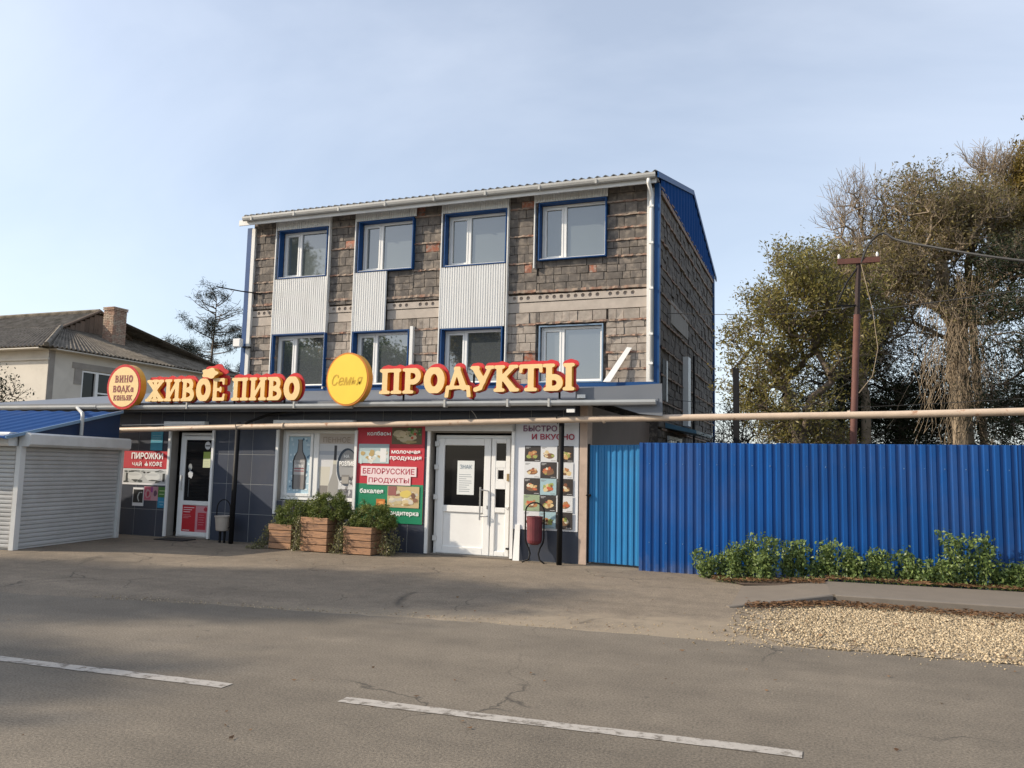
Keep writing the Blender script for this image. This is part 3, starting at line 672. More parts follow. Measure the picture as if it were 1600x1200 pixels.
for r in rects_minus(XL + .1, XR - 0.05, 0.0, 8.6, [(-14.45, -12.9, 6.85, 8.25), (-11.82, -10.2, 6.85, 8.25), (-9.2, -7.52, 6.85, 8.25), (-6.58, -4.9, 6.85, 8.25),
                                                   (-14.5, -12.8, 3.75, 5.2), (-11.88, -10.22, 3.75, 5.2), (-9.22, -7.56, 3.75, 5.15), (-6.56, -4.98, 3.72, 5.13)]):
    core.box(r[0], r[1], YB + 0.06, YB + 0.36, r[2], r[3])
core.build('front_wall', MORTAR, mbd)
w = MB(); w.box(XL + .1, XL + .4, YB + .37, 29, 0, 8.3); w.box(XL + .4, XR - .06, 28.7, 28.99, 0, 8.3); w.build('rear_wall', MORTAR, mbd)
bx('side_wall', MORTAR, mbd, XR - .35, XR - .051, YB + .37, 28.69, 0, 8.3)
# interior dark blocker so that nothing shines through
bx('inner_partition', mat('unlit_plaster', (0.2, 0.2, 0.2), .9), mbd, XL + .5, XR - .5, 22.0, 22.1, 0.2, 8.2)

# block meshes
def block_variants(k, m):
    out = []
    for i in range(k):
        j = lambda s: rnd.uniform(-s, s)
        c = 0.016
        back = [(-.5, .5, -.5), (.5, .5, -.5), (.5, .5, .5), (-.5, .5, .5)]
        mid = [(x * (1 + j(.02)), -.42 + j(.03), z * (1 + j(.02))) for x, _, z in back]
        fr = [(x * (1 - c * 2 + j(.02)), -.5 + j(.05), z * (1 - c * 3 + j(.03))) for x, _, z in back]
        me = bpy.data.meshes.new('block')
        ct = [(j(.1), -.5 + j(.12), j(.1))]
        me.from_pydata(back + mid + fr + ct, [], [(a, (a + 1) % 4, (a + 1) % 4 + 4, a + 4) for a in range(4)] + [(a + 4, (a + 1) % 4 + 4, (a + 1) % 4 + 8, a + 8) for a in range(4)] + [(8 + a, 8 + (a + 1) % 4, 12) for a in range(4)])
        me.materials.append(m); out.append(me)
    return out
BV = {'d': block_variants(8, BLOCK_D), 'l': block_variants(8, BLOCK_L), 'r': block_variants(4, BRICKR)}
blocks = []
def fill_blocks(x0, x1, za, zb, kind):
    h = zb - za
    n = max(1, round(h / 0.205)); ch = h / n
    for k in range(n):
        z = za + ch * k; x = x0 - rnd.uniform(0, .2)
        while x < x1 - 0.02:
            wd = rnd.choice([.38, .39, .4, .36, .3, .2] if kind == 'd' else [.38, .39, .3, .2, .24, .19])
            a, b2 = max(x, x0), min(x + wd, x1)
            if x1 - b2 < 0.07: b2 = x1
            if b2 - a > .05:
                kk = kind if rnd.random() > (.02 if kind == 'd' else .05) else 'r'
                blocks.append((a, b2, z, z + ch, kk))
            x = b2 if b2 > a else x + wd
            x = max(x, a + .05)
def ledge(x0, x1, z, big=False):
    n = max(4, int((x1 - x0) / .07)); b = MB(); dz = .062 if big else .042
    lo = []; 
    for k in range(n + 1):
        x = x0 + (x1 - x0) * k / n; y = YB - .055 + rnd.uniform(-.022, .02); t = dz + rnd.uniform(-.012, .012); zz = z + rnd.uniform(-.008, .008)
        b.v += [(x, YB + .07, zz - t * .6), (x, y, zz - t * .5), (x, y + .008, zz + t * .5), (x, YB + .07, zz + t * .7)]
    for k in range(n):
        for q in range(3): b.f.append((k * 4 + q, k * 4 + q + 1, (k + 1) * 4 + q + 1, (k + 1) * 4 + q)); b.c.append(None)
    b.f += [(0, 1, 2, 3), (n * 4, n * 4 + 3, n * 4 + 2, n * 4 + 1)]; b.c += [None, None]
    b.build('ledge', LEDGE, mbd)
def hollow_slab(x0, x1, z0_, z1_, pad_l=.1, pad_r=.1):
    cz = (z0_ + z1_) / 2; holes = []; x = x0 + pad_l
    while x < x1 - pad_r: holes.append(x); x += 0.185
    lp = [[(x0, z0_), (x1, z0_), (x1, z1_), (x0, z1_)]]
    for h in holes: lp.append([(h + .05 * math.cos(2 * math.pi * k / 12), cz + .012 + .05 * math.sin(2 * math.pi * k / 12)) for k in range(12)][::-1])
    me = fill_mesh(lp, 0.07, 'slab'); me.materials.append(CONC)
    so = link('slab', me, mbd, (0, YB - 0.02, 0))
    pm = MB()
    for h in holes:
        n = 12; base = len(pm.v); c = (h + rnd.uniform(-.02, .02), YB + .022, cz + .012)
        pm.v.append((c[0], c[1] + .012, c[2]))
        for k in range(n): pm.v.append((h + .052 * math.cos(2 * math.pi * k / n), YB + .002 + rnd.uniform(0, .006), cz + .012 + .052 * math.sin(2 * math.pi * k / n)))
        for k in range(n): pm.f.append((base, base + 1 + k, base + 1 + (k + 1) % n)); pm.c.append(None)
    if holes: tag(pm.build('plugs', HOLE, so), kind='stuff')
for c in XSET:
    x0, x1, up_, lo_ = c[:4]; ztop = c[4] if len(c) > 4 else 8.58; zbot = c[5] if len(c) > 5 else 3.6
    zs = [z for z in up_ if z < ztop - .05]
    prev = ztop
    for z in zs:
        fill_blocks(x0, x1, z + .02, prev - (.02 if prev != ztop else 0), 'd'); prev = z
        ledge(x0, x1, z, z < 6.2)
    if prev - 6.0 > .08: fill_blocks(x0, x1, 6.0, prev - .02, 'd')
    # slab and ring beam
    bx('beam', CONC, mbd, x0, x1, YB + .0, YB + .06, 5.52, 5.765)
    if x1 - x0 < 1.2:
        if x0 > -4.9: hollow_slab(x0, x1, 5.785, 5.955, .09, .35)
        else: hollow_slab(x0, x1, 5.785, 5.955, .22, .12)
    else: hollow_slab(x0, x1, 5.785, 5.955)
    prev = 5.51
    for z in lo_:
        if z < zbot - .1: continue
        if prev - z > .1: fill_blocks(x0, x1, z + .02, prev - .01, 'l')
        if z > zbot + .01: ledge(x0, x1, z)
        prev = z
    if zbot < prev - .1: fill_blocks(x0, x1, zbot, prev - .02, 'l')
# narrow red infill bricks under the eave and by the lower windows
for (a, b2, z) in ((-12.8, -11.95, 8.32), (-10.1, -9.75, 8.36), (-7.45, -7.15, 8.3)):
    n = int((b2 - a) / .12)
    for k in range(n): blocks.append((a + k * .12, a + k * .12 + .115, z, z + .065, 'r'))
gap = .0055
blocks.sort(key=lambda q: (q[0] + 16) ** 2 * .1 - 0 , reverse=True)
blocks.sort(key=lambda q: -((q[1] - q[0]) * (q[3] - q[2])) * 10 - (q[0] + 16) * .03)
rest = MB(); nblk = 0
for a, b2, za, zb, kk in blocks:
    dy = rnd.uniform(-.009, .008); me = rnd.choice(BV[kk])
    loc = ((a + b2) / 2, YB + .03 + dy, (za + zb) / 2 + rnd.uniform(-.004, .004)); sc = (b2 - a - gap * rnd.uniform(.6, 2.2), .11, zb - za - gap * rnd.uniform(.8, 2))
    if nblk < 296:
        link('block', me, mbd, loc, sc); nblk += 1
    else:
        rest.add([(v.co.x * sc[0] + loc[0], v.co.y * sc[1] + loc[1], v.co.z * sc[2] + loc[2]) for v in me.vertices], [tuple(p.vertices) for p in me.polygons])
if rest.v: tag(rest.build('small_blocks', BLOCK_D, mbd), kind='stuff')

# side wall: courses of blocks, built as one mesh (each a few pixels), and long ledges
sb = MB(); sl = MB(); z = 2.0
while z < 8.2:
    for c in range(3):
        y = YB + .05 - rnd.uniform(0, .3)
        while y < 28.9:
            wd = rnd.choice([.39, .4, .3, .2]); y1 = min(y + wd, 28.95)
            d = rnd.uniform(-.02, .02)
            if y1 - y > .05 and z + .19 < 8.28: sb.box(XR - .055, XR - .01 + d, max(y, YB + .03) + .008, y1 - .008, z + .008, z + .192)
            y = y1
            if y1 >= 28.95: break
        z += .2
    n = 60
    base = len(sl.v)
    for k in range(n + 1):
        y = YB + .05 + 9.9 * k / n; xx = XR + .03 + rnd.uniform(-.02, .02); t = .03 + rnd.uniform(-.01, .01)
        sl.v += [(XR - .06, y, z - t), (xx, y, z - t * .7), (xx, y, z + t * .7), (XR - .06, y, z + t)]
    for k in range(n):
        for q in range(3): sl.f.append((base + k * 4 + q, base + k * 4 + q + 1, base + (k + 1) * 4 + q + 1, base + (k + 1) * 4 + q)); sl.c.append(None)
    z += .05
tag(sb.build('side_blocks', BLOCK_D, mbd), kind='stuff'); sl.build('side_ledges', LEDGE, mbd)
bx('plaster_patch', PLASTERG, mbd, XR - .02, XR + .022, 20.4, 23.2, 5.35, 5.95)

# roof, gable, gutter
def wave_sheet(x0, x1, y0, z_0, y1, z_1, per, amp, thick=.02, ny=1, seg=8):
    b = MB(); n = int((x1 - x0) / per * seg)
    for s in (0, 1):
        for k in range(n + 1):
            x = x0 + (x1 - x0) * k / n; w_ = amp * math.sin(2 * math.pi * k / seg)
            for i in range(ny + 1):
                t = i / ny; b.v.append((x, y0 + (y1 - y0) * t, z_0 + (z_1 - z_0) * t + w_ - (thick if s else 0)))
    m_ = ny + 1; N = (n + 1) * m_
    for k in range(n):
        for i in range(ny):
            a = k * m_ + i; b.f.append((a, a + m_, a + m_ + 1, a + 1)); b.f.append((a + N, a + 1 + N, a + m_ + 1 + N, a + m_ + N)); b.c += [None, None]
        b.f.append((k * m_, k * m_ + N, (k + 1) * m_ + N, (k + 1) * m_)); e = ny
        b.f.append((k * m_ + e, (k + 1) * m_ + e, (k + 1) * m_ + e + N, k * m_ + e + N)); b.c += [None, None]
    return b
wave_sheet(XL + .18, XR + .02, 18.47, 8.655, 24, 10.0, .2, .03).build('roof_slope', METROOF, mbd, fixn=False)
wave_sheet(XL + .18, XR + .02, 29.6, 8.60, 24, 9.99, .2, .022).build('roof_slope', METROOF, mbd, fixn=False)
g = MB(); prof = [(.0, .0), (.0, -.05), (.02, -.10), (.06, -.125), (.10, -.10), (.115, -.03)]
xa, xb = XL + .16, XR - .02
for x in (xa, xb): g.v += [(x, 18.42 + a, 8.615 + c) for a, c in prof] + [(x, 18.43 + a * .9, 8.617 + c * .93) for a, c in prof]
k6 = len(prof)
for i in range(k6 - 1): g.f += [(i, i + 1, i + 1 + 2 * k6, i + 2 * k6), (i + k6, i + 3 * k6, i + 1 + 3 * k6, i + 1 + k6)]; g.c += [None, None]
g.f += [tuple(range(k6)), tuple(range(2 * k6, 3 * k6))]; g.c += [None, None]
gut = g.build('gutter', GUTTER, mbd)
for x in np.arange(-15.2, -3.6, 1.45): bx('gutter_joint', GUTTER, gut, x, x + .05, 18.412, 18.54, 8.485, 8.60)
bx('fascia', PVCG, mbd, XL - .05, XR - .02, 18.56, 18.60, 8.40, 8.56)
bx('soffit', PVCG, mbd, XL - .05, XR - .02, 18.60, 19.0, 8.555, 8.575)
gm = MB(); n = 80
for k in range(n + 1):
    y = 19 + 10.0 * k / n; ztop = 9.95 - abs(y - 24) * .262; xx = XR + .015 + (.025 if (k // 2) % 2 else 0)
    gm.v += [(xx, y, 8.40), (xx, y, ztop), (XR - .06, y, 8.40), (XR - .06, y, ztop)]
for k in range(n):
    a = k * 4; gm.f += [(a, a + 4, a + 5, a + 1), (a + 2, a + 3, a + 7, a + 6), (a, a + 2, a + 6, a + 4), (a + 1, a + 5, a + 7, a + 3)]; gm.c += [None] * 4
gm.build('gable_sheet', mat('matt_blue_sheet', (0.004, 0.05, 0.19), .9, .08, 4, spec=.08), mbd)
bx('gable_rail', LEDGE, mbd, XR - .04, XR + .03, 19.1, 28.9, 8.27, 8.385)
for s in (-1, 1):
    m_ = MB(); m_.extr([(XR + .03, 24, 10.02), (XR + .03, 24 + s * 5.55, 8.62), (XR + .03, 24 + s * 5.55, 8.48), (XR + .03, 24, 9.88)], (.04, 0, 0)); m_.build('verge_trim', BLUE, mbd)
bx('corner_trim', BLUE, mbd, XR - .12, XR + .004, YB - .12, YB + .03, 3.6, 8.5)
bx('corner_trim', BLUE, mbd, XR - .02, XR + .05, 28.9, 29.1, 2.2, 8.55)
bx('corner_board', SHEET, mbd, -3.875, -3.70, YB - .09, YB - .0, 3.66, 8.40)
bx('corner_board', PVCG, mbd, -15.50, -15.385, YB - .10, YB, 3.6, 8.40)
bx('corner_trim', BLUE, mbd, -15.66, -15.505, YB - .10, YB + .1, 3.6, 8.42)
dp = MB(); dp.tube([(-3.76, 18.50, 8.5), (-3.76, 18.52, 8.40), (-3.755, 18.84, 8.2), (-3.755, 18.86, 8.1), (-3.755, 18.86, 3.75)], .048, 10); d_o = dp.build('downpipe', PVC, mbd, smooth=True)
for z in (7.9, 7.0, 5.9, 4.8, 4.1): bx('pipe_clamp', PVC, d_o, -3.81, -3.70, 18.80, 18.92, z, z + .05)

def ribbed(x0, x1, z0_, z1_, y, per=.068, d=.014, name='sheet_panel', parent=mbd, m=SHEET, flat=.62):
    b = MB(); pts = []; x = x0
    while x < x1:
        for fx, dy in ((0, 0), (flat * .5, 0), (flat * .6, -d), (.9, -d), (1.0, 0)):
            px_ = min(x + fx * per, x1); 
            if not pts or px_ > pts[-1][0] + 1e-5: pts.append((px_, y + dy))
        x += per
    n = len(pts)
    for px_, py in pts: b.v += [(px_, py, z0_), (px_, py, z1_), (px_, y + .02, z0_), (px_, y + .02, z1_)]
    for k in range(n - 1):
        a = k * 4; b.f += [(a, a + 4, a + 5, a + 1), (a + 2, a + 3, a + 7, a + 6), (a, a + 2, a + 6, a + 4), (a + 1, a + 5, a + 7, a + 3)]; b.c += [None] * 4
    b.f += [(0, 1, 3, 2), (n * 4 - 4, n * 4 - 2, n * 4 - 1, n * 4 - 3)]; b.c += [None] * 2
    return b.build(name, m, parent, fixn=False)
YP = YB - .12
def up_window(x0, x1, z0_, z1_, yf=YP - .03, blue=BLUE, split=.36, glass=GLASSUP, t=.026, rec=.23, surround=True):
    if surround:
        s = MB(); y1 = YB + .28
        s.box(x0, x0 + t, yf, y1, z0_, z1_); s.box(x1 - t, x1, yf, y1, z0_, z1_); s.box(x0 + t, x1 - t, yf, y1, z1_ - t, z1_); s.box(x0 + t, x1 - t, yf, y1, z0_, z0_ + t)
        s.build('window_surround', blue, mbd)
    a, b2, c, d = x0 + t, x1 - t, z0_ + t, z1_ - t; yw = yf + rec; f = .065
    m_ = MB(); m_.box(a, a + f, yw, yw + .07, c, d, .008); m_.box(b2 - f, b2, yw, yw + .07, c, d, .008); m_.box(a + f, b2 - f, yw, yw + .07, d - f, d, .008); m_.box(a + f, b2 - f, yw, yw + .07, c, c + f, .008)
    xm = a + (b2 - a) * split; m_.box(xm - .04, xm + .04, yw - .004, yw + .07, c + f, d - f, .008)
    fr = m_.build('window', PVC, mbd)
    q = MB(); q2 = .05; l0, l1, l2, l3 = a + f, xm - .04, c + f, d - f
    q.box(l0, l0 + q2, yw - .012, yw + .05, l2, l3, .006); q.box(l1 - q2, l1, yw - .012, yw + .05, l2, l3, .006); q.box(l0 + q2, l1 - q2, yw - .012, yw + .05, l3 - q2, l3, .006); q.box(l0 + q2, l1 - q2, yw - .012, yw + .05, l2, l2 + q2, .006)
    q.build('sash', PVC, fr)
    def pane(p0, p1, p2, p3):
        w2, h2 = (p1 - p0) / 2, (p3 - p2) / 2
        me = MB().box(-w2, w2, -.004, .004, -h2, h2).mesh('pane'); me.materials.append(glass)
        link('pane', me, fr, ((p0 + p1) / 2, yw + .05, (p2 + p3) / 2), rot=(rnd.uniform(-.008, .008), 0, rnd.uniform(-.01, .01)))
    pane(l0 + q2, l1 - q2, l2 + q2, l3 - q2); pane(xm + .04, b2 - f, c + f, d - f)
    bx('window_sill', PVC, fr, a, b2, yf + .01, yw - .002, c - .0, c + .012)
W3 = [(-14.49, -12.87, 6.82, 8.23), (-11.86, -10.17, 6.84, 8.26), (-9.24, -7.49, 6.81, 8.24), (-6.62, -4.87, 6.80, 8.28)]
W2 = [(-14.55, -12.80, 3.72, 5.22), (-11.92, -10.20, 3.72, 5.20), (-9.26, -7.54, 3.72, 5.17)]
for q in W3: up_window(*q)
for q in W2: up_window(*q, glass=GLASS)
up_window(-6.60, -4.95, 3.72, 5.16, yf=YB - .02, blue=mat('pale_blue_reveal', (.16, .24, .34), .5), glass=GLASS, t=.03, rec=.12)
# white sheet panels above and below the windows
ribbed(-14.58, -12.80, 8.25, 8.555, YP); ribbed(-11.95, -10.10, 8.28, 8.555, YP); ribbed(-9.32, -7.44, 8.26, 8.555, YP); ribbed(-6.74, -4.84, 8.30, 8.555, YP)
ribbed(-14.62, -12.82, 5.23, 6.81, YP); ribbed(-11.98, -10.94, 5.21, 6.83, YP); ribbed(-9.33, -7.50, 5.18, 6.80, YP)
for (x, za, zb) in ((-14.62, 3.65, 8.55), (-12.835, 3.65, 8.55), (-11.98, 3.65, 8.55), (-9.34, 3.65, 8.55), (-7.47, 3.65, 8.55), (-6.745, 6.62, 8.55)):
    bx('edge_trim', SHEET, mbd, x, x + .03, YP - .022, YB + .02, za, zb)
bx('edge_trim', SHEET, mbd, -10.17, -10.08, YB - .14, YB, 3.7, 5.28)
bx('window_flashing', BLUE, mbd, -15.4, -3.69, YB - .10, YB - .005, 3.60, 3.70)
# loose board leaning by the last lower window, and the corner bracket
lb = MB(); lb.extr([(-4.88, YB - .25, 3.70), (-4.70, YB - .25, 3.70), (-4.22, YB - .10, 4.52), (-4.34, YB - .10, 4.54)], (0, .02, 0))
tag(lb.build('leaning_board', PVC), 'white board leaning on the block wall beside the lower right window', 'board')
ln = MB(); ln.tube([(-15.1, YB - .05, 6.45), (-15.6, YB - .3, 6.5), (-16.15, YB - .7, 6.58)], .018, 6); tag(ln.build('wall_bracket', BLACK), 'thin dark metal bracket sticking out from the left building corner', 'bracket')
lm = thing('floodlight', 'small white floodlight on the left corner of the block building', 'lamp', (-15.6, YB - .2, 4.95))
MB().box(-15.78, -15.52, YB - .33, YB - .2, 4.88, 5.12, .02).build('housing', PVC, lm); bx('mount_arm', BLACK, lm, -15.5, -15.3, YB - .24, YB - .10, 4.86, 4.90)
# side details
aw = thing('awning', 'small blue lean-to awning on the dark side wall of the block building', 'awning', (XR, 21, 2.6))
MB().extr([(XR + .01, 19.7, 2.78), (XR + .75, 19.7, 2.60), (XR + .75, 19.7, 2.52), (XR + .01, 19.7, 2.66)], (0, 3.2, 0)).build('awning_sheet', mat('faded_blue_paint', (0.06, .15, .22), .5), aw)
sw_ = thing('side_window', 'small white-framed window under the blue awning', 'window', (XR, 20.6, 1.5))
m_ = MB(); m_.box(XR - .0, XR + .06, 20.0, 20.1, 1.4, 2.48); m_.box(XR, XR + .06, 21.5, 21.9, 1.4, 2.48); m_.box(XR, XR + .06, 20.1, 21.5, 2.40, 2.48); m_.box(XR, XR + .06, 20.1, 21.5, 1.4, 1.5); m_.build('frame', PVCG, sw_)
bx('pane', DARKGLASS, sw_, XR, XR + .02, 20.1, 21.5, 1.5, 2.40)
for y in (20.45, 20.8, 21.15): bx('grille_bar', PVCG, sw_, XR + .03, XR + .045, y, y + .02, 1.5, 2.40)
bx('duct', PVCG, mbd, XR + .01, XR + .16, 22.3, 22.75, 2.85, 4.75)
MB().tube([(XR + .06, 24.0, 5.0), (XR + .06, 24.0, .5)], .03, 6).build('conduit', BLACK, mbd)
bx('side_opening', BLACK, mbd, XR - .02, XR + .012, 19.3, 19.75, 3.3, 4.3); bx('side_opening_frame', PVCG, mbd, XR - .02, XR + .03, 19.76, 19.9, 3.3, 4.3)

# ------------------------------------------------------------------ SHOP
YS = 13.6
shop = thing('shop', 'single-storey shop front clad in dark navy tiles under a long grey gutter', 'shop', (-9, 15, 0))
OPEN = [(-12.98, -11.80, 0, 2.27), (-10.22, -8.40, 0.86, 2.30), (-6.84, -5.16, 0, 2.25)]
bk = MB()
for r in rects_minus(-18.6, -3.81, 0, 2.75, OPEN): bk.box(r[0], r[1], YS + .0035, YS + .25, r[2], r[3])
bk.build('front_wall', GROUT, shop)
bx('inner_wall', mat('dark_interior', (0.03, .03, .03), .9), shop, -18.5, -4.2, YS + 1.2, YS + 1.3, 0, 2.6)
tm = bpy.data.meshes.new('tile'); q = MB().box(-.5, .5, -.5, .5, -.5, .5, .0)
tile_cache = {}
def tile_mesh(w_, h_):
    key = (round(w_, 2), round(h_, 2))
    if key not in tile_cache:
        me = MB().box(-w_ / 2, w_ / 2, -.006, .006, -h_ / 2, h_ / 2, .003).mesh('tile'); me.materials.append(TILE); tile_cache[key] = me
    return tile_cache[key]
TW = .6; x = -18.6 + .31
zr = [0.0, .56, 1.16, 1.76, 2.36, 2.74]
grid_x = []; gx = -10.84
while gx > -18.6: gx -= TW
while gx < -3.9: grid_x.append(gx); gx += TW
grid_x.append(-3.94)
for za, zb in zip(zr, zr[1:]):
    for xa_, xb_ in zip(grid_x, grid_x[1:]):
        if xb_ - xa_ < .05: continue
        for r in rects_minus(xa_, xb_, za, zb, OPEN):
            w_, h_ = r[1] - r[0] - .009, r[3] - r[2] - .009
            if w_ < .02 or h_ < .02: continue
            link('tile', tile_mesh(w_, h_), shop, ((r[0] + r[1]) / 2, YS + .006, (r[2] + r[3]) / 2))
bx('corner_pier', PINKW, shop, -3.935, -3.80, YS - .012, YS + .3, 0.0, 2.72)
bx('side_wall', BROWNWALL, shop, -4.0, -3.8, YS + .31, 18.95, 0, 2.72)
# roof, fascia, gutter
rf = MB(); P4 = [(-18.9, 13.16, 2.79), (-2.50, 13.16, 2.79), (-3.62, 18.87, 3.60), (-15.6, 18.87, 3.60), (-18.9, 18.87, 3.60)]
rf.extr(P4, (0, 0, -.05)); rf.build('roof', SHOPROOF, shop)
pn = MB()
def FX(px_, py, Y):          # a picture direction carried out to the plane y = Y (only used to size the fascia end)
    d = rt * ((px_ - 800) / 1270) + up * ((600 - py) / 1270) + fw; t = Y / d.y; p = CAM + d * t; return (p.x, p.z)
poly = [(-3.9, 2.80), (-3.9, 2.97), (-2.44, 3.03), (-2.43, 2.50), (-2.80, 2.535), (-3.35, 2.70)]
pn.prism(poly, 13.17, 13.20); pn.build('fascia_end', SHOPROOF, shop)
bx('eave_board', mat('dark_board', (.06, .06, .065), .7), shop, -18.9, -3.9, 13.17, 13.19, 2.60, 2.735)
bx('soffit', BROWNWALL, shop, -18.9, -2.9, 13.20, 13.59, 2.715, 2.735)
def shop_gutter(x0, x1, z, m):
    g = MB(); prof = [(.0, .0), (.0, -.04), (.02, -.075), (.055, -.09), (.09, -.075), (.105, -.0)]
    for x in (x0, x1): g.v += [(x, 13.04 + a, z + c) for a, c in prof] + [(x, 13.05 + a * .85, z + c * .9) for a, c in prof]
    k = len(prof)
    for i in range(k - 1): g.f += [(i, i + 1, i + 1 + 2 * k, i + 2 * k), (i + k, i + 3 * k, i + 1 + 3 * k, i + 1 + k)]; g.c += [None, None]
    g.f += [tuple(range(k)), tuple(range(2 * k, 3 * k))]; g.c += [None, None]
    return g.build('gutter', m, shop)
GUT2 = mat('galvanised_gutter', (0.40, 0.42, 0.43), .42, .06, 5, metal=.2, dirt=.3)
shop_gutter(-18.9, -14.55, 2.745, GUT2); shop_gutter(-14.52, -8.2, 2.735, GUT2); gr = shop_gutter(-8.18, -2.52, 2.76, GUT2)
for x in (-5.1, -4.35, -6.3, -9.5, -12.1): bx('gutter_joint', GUTTER, gr, x, x + .035, 13.03, 13.15, 2.655, 2.79)
tag(bx('junction_box', PVC, None, -4.04, -3.90, 13.12, 13.165, 2.56, 2.62), 'small white junction box just under the shop gutter', 'junction box')
tag(bx('junction_box', PVC, None, -3.86, -3.72, 13.12, 13.165, 2.80, 2.86), 'small white junction box just above the shop gutter', 'junction box')
MB().tube([(-9.55, 13.14, 2.66), (-9.6, 13.3, 2.62), (-10.4, 13.45, 2.55), (-10.8, 13.28, 2.38)], .03, 8).build('drain_hose', BLACK, shop)
MB().tube([(-5.9, 13.2, 2.68), (-5.85, 13.4, 2.55), (-5.8, 13.5, 2.4)], .006, 5).build('loose_wire', PVCG, shop)

# roller shutter boxes and guides
def shutter_box(x0, x1, z0_, z1_, d=.2, m=PVC): MB().box(x0, x1, YS - d, YS - .002, z0_, z1_, .012).build('shutter_box', m, shop)
shutter_box(-13.06, -11.98, 2.285, 2.425, .14); shutter_box(-10.28, -8.42, 2.32, 2.455, .12); shutter_box(-6.88, -5.14, 2.255, 2.44, .12, PVCG)
for x, za in ((-12.99, .02), (-11.84, .02), (-10.24, .60), (-8.42, .60), (-6.86, .02), (-5.185, .02)):
    bx('shutter_guide', PVC, shop, x, x + .055, YS - .045, YS - .002, za, 2.26)
# dark reveals
for x0, x1, z0_, z1_ in OPEN:
    m_ = MB(); m_.box(x0 + .001, x0 + .02, YS + .0, YS + .22, z0_, z1_); m_.box(x1 - .02, x1 - .001, YS + .0, YS + .22, z0_, z1_); m_.box(x0 + .02, x1 - .02, YS + .0, YS + .22, z1_ - .02, z1_ - .001)
    m_.build('opening_reveal', PLASTERG, shop)
# left door
def bars(m_, x0, x1, z0_, z1_, f, y0, y1, bev=.008):
    m_.box(x0, x0 + f, y0, y1, z0_, z1_, bev); m_.box(x1 - f, x1, y0, y1, z0_, z1_, bev); m_.box(x0 + f, x1 - f, y0, y1, z1_ - f, z1_, bev); m_.box(x0 + f, x1 - f, y0, y1, z0_, z0_ + f, bev); return m_
ds = YS + .13
m_ = MB(); bars(m_, -12.80, -11.83, .02, 2.20, .06, ds, ds + .08); bars(m_, -12.735, -11.895, .04, 2.13, .085, ds - .02, ds + .05); m_.box(-12.65, -11.98, ds - .02, ds + .05, .68, .77, .008)
ld = m_.build('door', PVC, shop); ld['label'] = 'single white-framed glass door at the left end of the shop'
bx('glass', DARKGLASS, ld, -12.65, -11.98, ds + .01, ds + .02, .77, 2.045)
bx('door_panel', PVCG, ld, -12.65, -11.98, ds + .0, ds + .03, .125, .68)
bx('door_handle', PVCG, ld, -12.71, -12.68, ds - .07, ds - .021, 1.0, 1.3)
A = Art(ds - .004); A.rect(-12.65, -12.30, .13, .675, (.50, .02, .03)); A.rect(-12.30, -11.98, .13, .675, (.55, .25, .28)); A.rect(-12.24, -12.02, .18, .53, (.45, .03, .05)); A.blob(-12.04, .6, .05, .05, (.4, .02, .04)); A.rect(-12.62, -12.44, .15, .165, (.7, .6, .6)); 
for k, ww in enumerate((.28, .22, .18)): A.rect(-12.62, -12.62 + ww, .62 - k * .045, .635 - k * .045, (.75, .55, .55))
for k, ww in enumerate((.24, .26, .18)): A.rect(-12.62, -12.62 + ww * .8, .47 - k * .03, .476 - k * .03, (.7, .4, .4))
for k in range(5): A.rect(-12.21, -12.08 + .02 * (k % 2), .48 - k * .05, .487 - k * .05, (.62, .3, .33))
A.build(ld, 'poster')
A = Art(ds + .004); A.blob(-12.09, 1.93, .075, .085, (.6, .6, .6), 18, 0); A.rect(-12.15, -12.03, 1.91, 1.945, (.12, .12, .12)); A.rect(-12.19, -12.0, 1.47, 1.80, (.52, .55, .35)); A.rect(-12.19, -12.0, 1.66, 1.80, (.30, .38, .08))
for k in range(4): A.rect(-12.17, -12.03, 1.49 + k * .035, 1.495 + k * .035, (.3, .3, .25))
A.blob(-12.52, 1.47, .05, .075, (.22, .24, .25), 16, .05); A.blob(-12.50, 1.32, .065, .08, (.5, .52, .54), 16, .15); A.rect(-12.545, -12.525, .85, 1.22, (.10, .11, .115))
A.build(ld, 'stickers')
# window
m_ = MB(); bars(m_, -10.20, -8.43, .88, 2.27, .07, ds, ds + .08); m_.box(-9.46, -9.34, ds - .003, ds + .08, .95, 2.20, .008); bars(m_, -10.12, -9.47, .95, 2.20, .06, ds - .02, ds + .05)
wn = m_.build('shop_window', PVC, shop); bx('pane', GLASS, wn, -10.06, -9.53, ds + .03, ds + .04, 1.01, 2.14); bx('pane', GLASS, wn, -9.34, -8.50, ds + .03, ds + .04, .95, 2.20)
A = Art(ds + .026); A.rect(-10.06, -9.53, 1.01, 2.14, (.36, .50, .58))
for k in range(60):
    c = rnd.choice([(.62, .72, .76), (.2, .33, .42), (.5, .6, .65), (.1, .2, .3)] if k % 2 else [(.62, .72, .76), (.55, .66, .7)]); z = rnd.uniform(1.05, 2.1); A.blob(rnd.uniform(-10.02, -9.57), z, rnd.uniform(.012, .035), rnd.uniform(.012, .03), c, 7, .3)
cx = -9.79
bott = lambda s, dx=0: [(cx + dx + a * s, z) for a, z in ((-.13, 1.09), (-.14, 1.12), (-.145, 1.66), (-.12, 1.74), (-.06, 1.84), (-.045, 2.03), (-.055, 2.08), (.055, 2.08), (.045, 2.03), (.06, 1.84), (.12, 1.74), (.145, 1.66), (.14, 1.12), (.13, 1.09))]
A.poly(bott(1.12), (.03, .03, .035)); A.poly(bott(.84), (.24, .23, .22)); A.rect(cx - .13, cx + .12, 1.38, 1.66, (.45, .44, .43)); A.rect(cx - .03, cx + .1, 1.12, 1.36, (.22, .2, .19))
